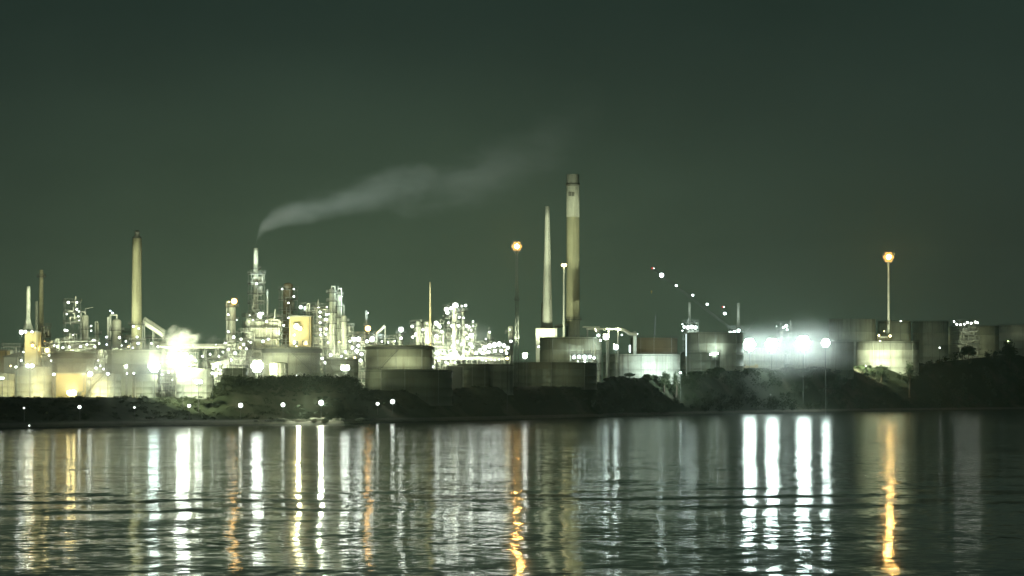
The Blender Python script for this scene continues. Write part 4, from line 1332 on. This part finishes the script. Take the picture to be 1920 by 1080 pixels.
steam('billowing white steam over the glaring floodlight bank', 338, 638, 1010, 46, 34, .35)
steam('milky mist added for lamp glow among the left tank row', 190, 690, 982, 300, 66, .030, .8, .24, 1.0)  # this mist and the next two are added to give lamps a glow
steam('milky mist added for lamp glow behind the bund among the lit pipework', 570, 676, 1098, 210, 60, .016, .8, .24, 1.0)
steam('milky mist added for lamp glow round the glaring process towers', 850, 645, 1195, 140, 60, .008, .9, .24, 1.0)
steam('small lit steam puff beside the dotted tower', 141, 648, 1080, 18, 14, .35)
steam('thin steam wisp near the lamp topped tower', 398, 640, 1090, 22, 20, .10)
steam('milky mist added for the glare of the four blinding floodlights', 1478, 650, 1574, 190, 72, .026, .8, .24, 1.0)  # mist patch added to spread a halo round the floodlights
steam('pale steam drifting over the orange crowned frame', 708, 634, 1165, 24, 16, .14)


def plume():
    Y = 1200.0
    k = Y / F
    key = [(479, 463, 4), (481, 450, 5), (486, 437, 9), (495, 425, 12), (510, 413, 15), (535, 401, 17), (570, 391, 20), (620, 381, 24), (680, 370, 27), (740, 361, 31), (800, 351, 34), (860, 340, 37), (920, 326, 41), (980, 302, 47), (1035, 274, 54), (1090, 240, 60), (1140, 210, 64)]
    P = [(at(x, y, Y), r * k * (1.0 if i < 2 else 1.4)) for i, (x, y, r) in enumerate(key)]
    # domain: swept tube round the plume
    b = MB()
    vs, fs = [], []
    n = 20
    for i, (p, r) in enumerate(P):
        a = P[max(0, i - 1)][0]
        c = P[min(len(P) - 1, i + 1)][0]
        t = (c - a).normalized()
        u = Vector((0, 1, 0))
        w_ = t.cross(u).normalized()
        for j in range(n):
            th = 2 * PI * j / n
            vs.append(p + (u * math.cos(th) + w_ * math.sin(th)) * r * 1.6)
    for i in range(len(P) - 1):
        for j in range(n):
            fs.append((i * n + j, i * n + (j + 1) % n, (i + 1) * n + (j + 1) % n, (i + 1) * n + j))
    b.add(vs, fs)
    m0 = len(P) - 1
    b.add(vs[:n], [tuple(range(n))])
    b.add(vs[m0 * n:], [tuple(range(n))[::-1]])
    m, nt, out = nodes('stack_smoke')
    v = N(nt, 'ShaderNodeVolumePrincipled')
    v.inputs['Color'].default_value = (.985, .99, .975, 1)
    v.inputs['Anisotropy'].default_value = .3
    g = N(nt, 'ShaderNodeNewGeometry')
    sep = N(nt, 'ShaderNodeSeparateXYZ')
    nt.links.new(g.outputs['Position'], sep.inputs[0])
    nz = noise(nt, mapping(nt, g.outputs['Position'], (.045, .07, .085)), 1.0, 6, .65)
    X0, X1 = P[0][0].x, P[-1][0].x
    Z0, Z1 = P[0][0].z - 5, P[-1][0].z + 5
    tx = maprange(nt, sep.outputs[0], X0, X1)

    def curve(vals, lo, hi):
        fc = N(nt, 'ShaderNodeFloatCurve')
        cv = fc.mapping.curves[0]
        ps = [((p.x - X0) / (X1 - X0), (val - lo) / (hi - lo)) for (p, r), val in zip(P, vals)]
        while len(cv.points) < len(ps):
            cv.points.new(.5, .5)
        for q, (x, y) in zip(cv.points, ps):
            q.location = (x, y)
            q.handle_type = 'VECTOR'
        fc.mapping.update()
        nt.links.new(tx, fc.inputs['Value'])
        return maprange(nt, fc.outputs[0], 0, 1, lo, hi)
    zc_ = curve([p.z for p, r in P], Z0, Z1)
    rc = curve([r for p, r in P], 0, 30)
    dn = curve([1.0, .95, .85, .72, .60, .50, .40, .32, .25, .20, .165, .135, .10, .07, .045, .02, 0.0], 0, 1)

    def mth(op, a, bb=None, clamp=False):
        nn = N(nt, 'ShaderNodeMath', operation=op)
        nn.use_clamp = clamp
        for i, vv in enumerate((a, bb)):
            if vv is None:
                continue
            if isinstance(vv, (int, float)):
                nn.inputs[i].default_value = vv
            else:
                nt.links.new(vv, nn.inputs[i])
        return nn.outputs[0]
    wig = mth('MULTIPLY', mth('SUBTRACT', nz.outputs[0], .5), 3.0)
    dz = mth('DIVIDE', mth('SUBTRACT', sep.outputs[2], zc_), rc)
    dy = mth('DIVIDE', mth('SUBTRACT', sep.outputs[1], Y), rc)
    rr = mth('SQRT', mth('ADD', mth('MULTIPLY', dz, dz), mth('MULTIPLY', dy, dy)))
    q = mth('SUBTRACT', mth('ADD', 1.0, wig), rr)
    q = mth('MULTIPLY', q, .85, True)
    dens = mth('MULTIPLY', mth('MULTIPLY', q, dn), PLUME)
    nt.links.new(dens, v.inputs['Density'])
    nt.links.new(v.outputs[0], out.inputs['Volume'])
    o = b.build('smoke_plume', m)
    tag(o, 'long pale smoke plume trailing from the slim smoking stack', 'smoke', kind='stuff')


PLUME = .085
plume()

# ================================================================== SHORE DETAILS
def rocks():
    q = random.Random(5)
    for i in range(46):
        px = q.choice((q.uniform(470, 560), q.uniform(545, 585), q.uniform(545, 585), q.uniform(586, 612), q.uniform(586, 612), q.uniform(612, 690)))
        d = q.uniform(7, 17)
        Y = shore(px) + d
        x = (px - 960) / F * Y
        s = q.uniform(.6, 1.5)
        b = MB()
        vs = [v * s * q.uniform(.75, 1.15) for v in IV]
        b.add([(v.x * 1.2, v.y, v.z * .7) for v in vs], IFc)
        o = b.build('boulder', M_ROCK)
        o.location = (x, Y, ground(x, Y) + s * .2)
        tag(o, 'pale boulder on the lamplit beach below the bund', 'boulder', 'boulders strewn along the lamplit beach')
rocks()


def truck():
    p = at(622, 706, 1078)
    g = ground(p.x, 1078)
    r = thing('flatbed_truck', 'white flatbed truck parked before the small grey tank', 'truck', (p.x, 1078, g))
    MB().box((-1.0, 0, 1.0), (4.0, 2.0, .35)).build('flatbed', M_VWHITE, r)
    c = MB().add([(1.0, -1, .7), (2.9, -1, .7), (2.9, 1, .7), (1.0, 1, .7), (1.0, -1, 2.5), (2.3, -1, 2.5), (2.3, 1, 2.5), (1.0, 1, 2.5), (2.9, -1, 1.6), (2.9, 1, 1.6)],
                 [(0, 3, 2, 1), (0, 1, 8, 5, 4), (3, 7, 6, 9, 2), (1, 2, 9, 8), (8, 9, 6, 5), (4, 5, 6, 7), (0, 4, 7, 3)]).build('cab', M_VWHITE, r)
    MB().box((1.7, -1.02, 2.0), (1.0, .05, .6)).build('side_window', M_GLASS, c)
    for x in (-2.2, 1.9):
        for y in (-1.0, 1.0):
            w_ = MB().cyl((x, y - .14, .45), (x, y + .14, .45), .45, n=16).build('wheel', M_RUB, r)
            MB().cyl((x, y - .17, .45), (x, y + .17, .45), .2, n=10).build('rim', M_STEEL, w_)
truck()


def digger():
    p = at(571, 711, 1080)
    g = ground(p.x, 1080)
    r = thing('excavator', 'pale excavator with bent arm before the green grey tank', 'excavator', (p.x + .6, 1080, g))
    t = MB()
    for y in (-1.1, 1.1):
        t.box((0, y, .45), (2.8, .55, .7)).cyl((-1.4, y - .27, .45), (-1.4, y + .27, .45), .4, n=12).cyl((1.4, y - .27, .45), (1.4, y + .27, .45), .4, n=12)
    t.build('track', M_RUB, r)
    b = MB().box((.4, 0, 1.5), (2.8, 2.3, 1.1)).build('body', M_VWHITE, r)
    cb = MB().box((-.6, -.6, 2.3), (1.2, 1.0, 1.5)).build('cab', M_VWHITE, r)
    MB().box((-.6, -1.12, 2.5), (.9, .05, .8)).build('cab_window', M_GLASS, cb)
    MB().cyl((-.6, .3, 1.6), (-2.3, .3, 3.3), .3, .26, 8).cyl((-2.3, .3, 3.3), (-5.3, .3, 1.6), .26, .2, 8).build('boom_arm', M_VWHITE, r)
    MB().add([(-5.6, -.2, 1.7), (-5.0, -.2, 1.5), (-5.2, -.2, .5), (-5.9, -.2, .8), (-5.6, .8, 1.7), (-5.0, .8, 1.5), (-5.2, .8, .5), (-5.9, .8, .8)], [(0, 1, 2, 3), (7, 6, 5, 4), (0, 4, 5, 1), (2, 6, 7, 3), (0, 3, 7, 4)]).build('bucket', M_DSTEEL, r)
    MB().cyl((.5, .5, 2), (.5, .5, 4.2), .05, n=5).build('aerial', M_STEEL, r)
digger()
mast('low work lamp before the pale excavator', 556, 704, 1074, 1.0, 'w', 60)

# ================================================================== VEGETATION
M_LEAF = mat_leaf('dark_foliage', (.010, .019, .006), (.028, .043, .014))
M_LEAF2 = mat_leaf('scrub_foliage', (.014, .022, .008), (.036, .046, .018))
M_BARK = paint('bark', (.09, .07, .05), streak=False, rough=.9)


def leaves(b, c, rx, rz, n, q, s):
    for i in range(n):
        d = Vector((q.gauss(0, 1), q.gauss(0, 1), q.gauss(0, 1))).normalized() * (q.random() ** .4)
        lump = 1 + .28 * math.sin(d.x * 5 + c[0]) * math.cos(d.z * 4 + c[2] + d.y * 3)
        p = Vector(c) + Vector((d.x * rx * lump, d.y * rx * lump, d.z * rz * lump))
        u = Vector((q.gauss(0, 1), q.gauss(0, 1), q.gauss(0, 1))).normalized()
        w_ = u.orthogonal().normalized()
        a = s * q.uniform(.6, 1.4)
        b.add([p + u * a, p + w_ * a * .7, p - u * a, p - w_ * a * .7], [(0, 1, 2, 3)])


def tree(label, px, pytop, Y, wpx, seed, trunk=True, mat=None, cat='tree', name='tree', base_py=None):
    q = random.Random(seed)
    k = Y / F
    p = at(px, pytop, Y)
    g = ground(p.x, Y) - .2
    H = max(3.0, p.z - g)
    r = thing(name, label, cat, (p.x, Y, g))
    R = wpx * k / 2
    t = MB()
    t.cyl((0, 0, 0), (.1 * R, 0, H * .55), H * .03 + .08, H * .018, 8)
    for i in range(6):
        a = q.uniform(0, 6.28)
        t.cyl((.05 * R, 0, H * q.uniform(.3, .5)), (R * .55 * math.cos(a), R * .55 * math.sin(a), H * q.uniform(.55, .85)), H * .012 + .04, .04, 6)
    t.build('trunk', M_BARK, r)
    b = MB()
    nb = 9
    for i in range(nb):
        a = q.uniform(0, 6.28)
        rr = R * q.uniform(.15, .62)
        leaves(b, (rr * math.cos(a), rr * math.sin(a), H * q.uniform(.42, .80)), R * q.uniform(.34, .5), H * q.uniform(.14, .22), 150, q, max(.22, R * .085))
    leaves(b, (0, 0, H * .85), R * .4, H * .15, 120, q, max(.22, R * .08))
    b.build('crown', mat or M_LEAF, r)
    return r


for a in (('round dark bush against the right half of the floodlit cream tank', 1705, 677, 1715, 28), ('low dark bush before the middle of the floodlit cream tank', 1652, 683, 1712, 22), ('thin pale bush at the left foot of the floodlit cream tank', 1618, 684, 1716, 22),
          ('spiky shrub clump before the bright edge of the pale streaked tank', 1245, 696, 1392, 26), ('dark shrub before the middle of the pale streaked tank', 1214, 701, 1388, 26), ('small shrub right of the spiky shrub clump', 1268, 694, 1394, 20),
          ('low dark tree at the shadowed foot of the pale streaked tank', 1180, 705, 1384, 28), ('dark tree right of the black unlit tank', 1345, 690, 1500, 36), ('dark tree on the hillside under the pale edge tank', 1893, 634, 1850, 40), ('dark tree on the hillside under the broad skyline tank', 1815, 648, 1840, 36)):
    tree(a[0], a[1], a[2], a[3], a[4], int(a[1]))


def wood():
    q = random.Random(77)
    b = MB()
    t = MB()
    for i in range(420):
        px = q.uniform(1110, 2050)
        R0 = interp(RAMP, px)
        d = q.uniform(10, R0 + 8)
        Y = shore(px) + d
        x = (px - 960) / F * Y
        g = ground(x, Y)
        H = q.uniform(3.0, 7.5) * (1.0 if px > 1300 else .7)
        R = H * q.uniform(.4, .62)
        # keep the crowns below the visible feet of the tanks
        top = interp([(1110, 735), (1140, 716), (1180, 708), (1270, 700), (1290, 697), (1400, 694), (1600, 690), (1720, 686), (1780, 658), (1850, 645), (2050, 630)], px)
        zmax = at(px, top, Y).z
        H = min(H, max(1.2, zmax - g))
        leaves(b, (x, Y, g + H * .55), R, H * .5, 70, q, .55)
        b.cyl((x, Y, g - .2), (x, Y, g + H * .5), .14, .08, 5, False)
    o = b.build('woodland', M_LEAF)
    tag(o, 'black mass of trees covering the bank below the tanks', 'woodland', kind='stuff')
    b = MB()
    for i in range(620):
        px = q.uniform(-60, 1130)
        R0 = interp(RAMP, px)
        d = q.uniform(30, R0 - 2)
        Y = shore(px) + d
        x = (px - 960) / F * Y
        g = ground(x, Y)
        H = q.uniform(.6, 1.3)
        leaves(b, (x, Y, g + H * .3), H * 1.6, H * .45, 34, q, .3)
    for i in range(260):
        px = q.uniform(402, 690)
        d = interp(RAMP, px) + q.uniform(-14, 4)
        Y = shore(px) + d
        x = (px - 960) / F * Y
        H = q.uniform(.8, 2.4)
        leaves(b, (x, Y, ground(x, Y) + H * .4), H * 1.0, H * .5, 40, q, .3)
    o = b.build('scrub', M_LEAF2)
    tag(o, 'low scrub along the bund and shore bank', 'scrub', kind='stuff')
wood()

# ================================================================== HAZE
def haze():
    b = MB().box((0, 1650, 95 - 3.4), (1900, 3500, 200))
    m, nt, out = nodes('night_haze')
    v = N(nt, 'ShaderNodeVolumePrincipled')
    v.inputs['Color'].default_value = (.74, .95, .78, 1)
    v.inputs['Density'].default_value = HAZE
    v.inputs['Anisotropy'].default_value = HAZE_G
    nt.links.new(v.outputs[0], out.inputs['Volume'])
    o = b.build('haze', m)
    tag(o, 'thin damp night haze glowing round the lamps', 'haze', kind='stuff')


HAZE, HAZE_G = .00011, .82
if HAZE > 0:
    haze()

# ================================================================== RENDER SETTINGS
sc.view_settings.view_transform = 'Standard'
sc.view_settings.look = 'None'
sc.view_settings.exposure = 0
sc.view_settings.gamma = 1
c = sc.cycles
c.use_denoising = True
c.max_bounces = 4
c.diffuse_bounces = 2
c.glossy_bounces = 3
c.transmission_bounces = 2
c.volume_bounces = 1
c.sample_clamp_indirect = 6
c.caustics_reflective = False
c.caustics_refractive = False
c.use_light_tree = True
c.volume_step_rate = 2.0
c.volume_max_steps = 256
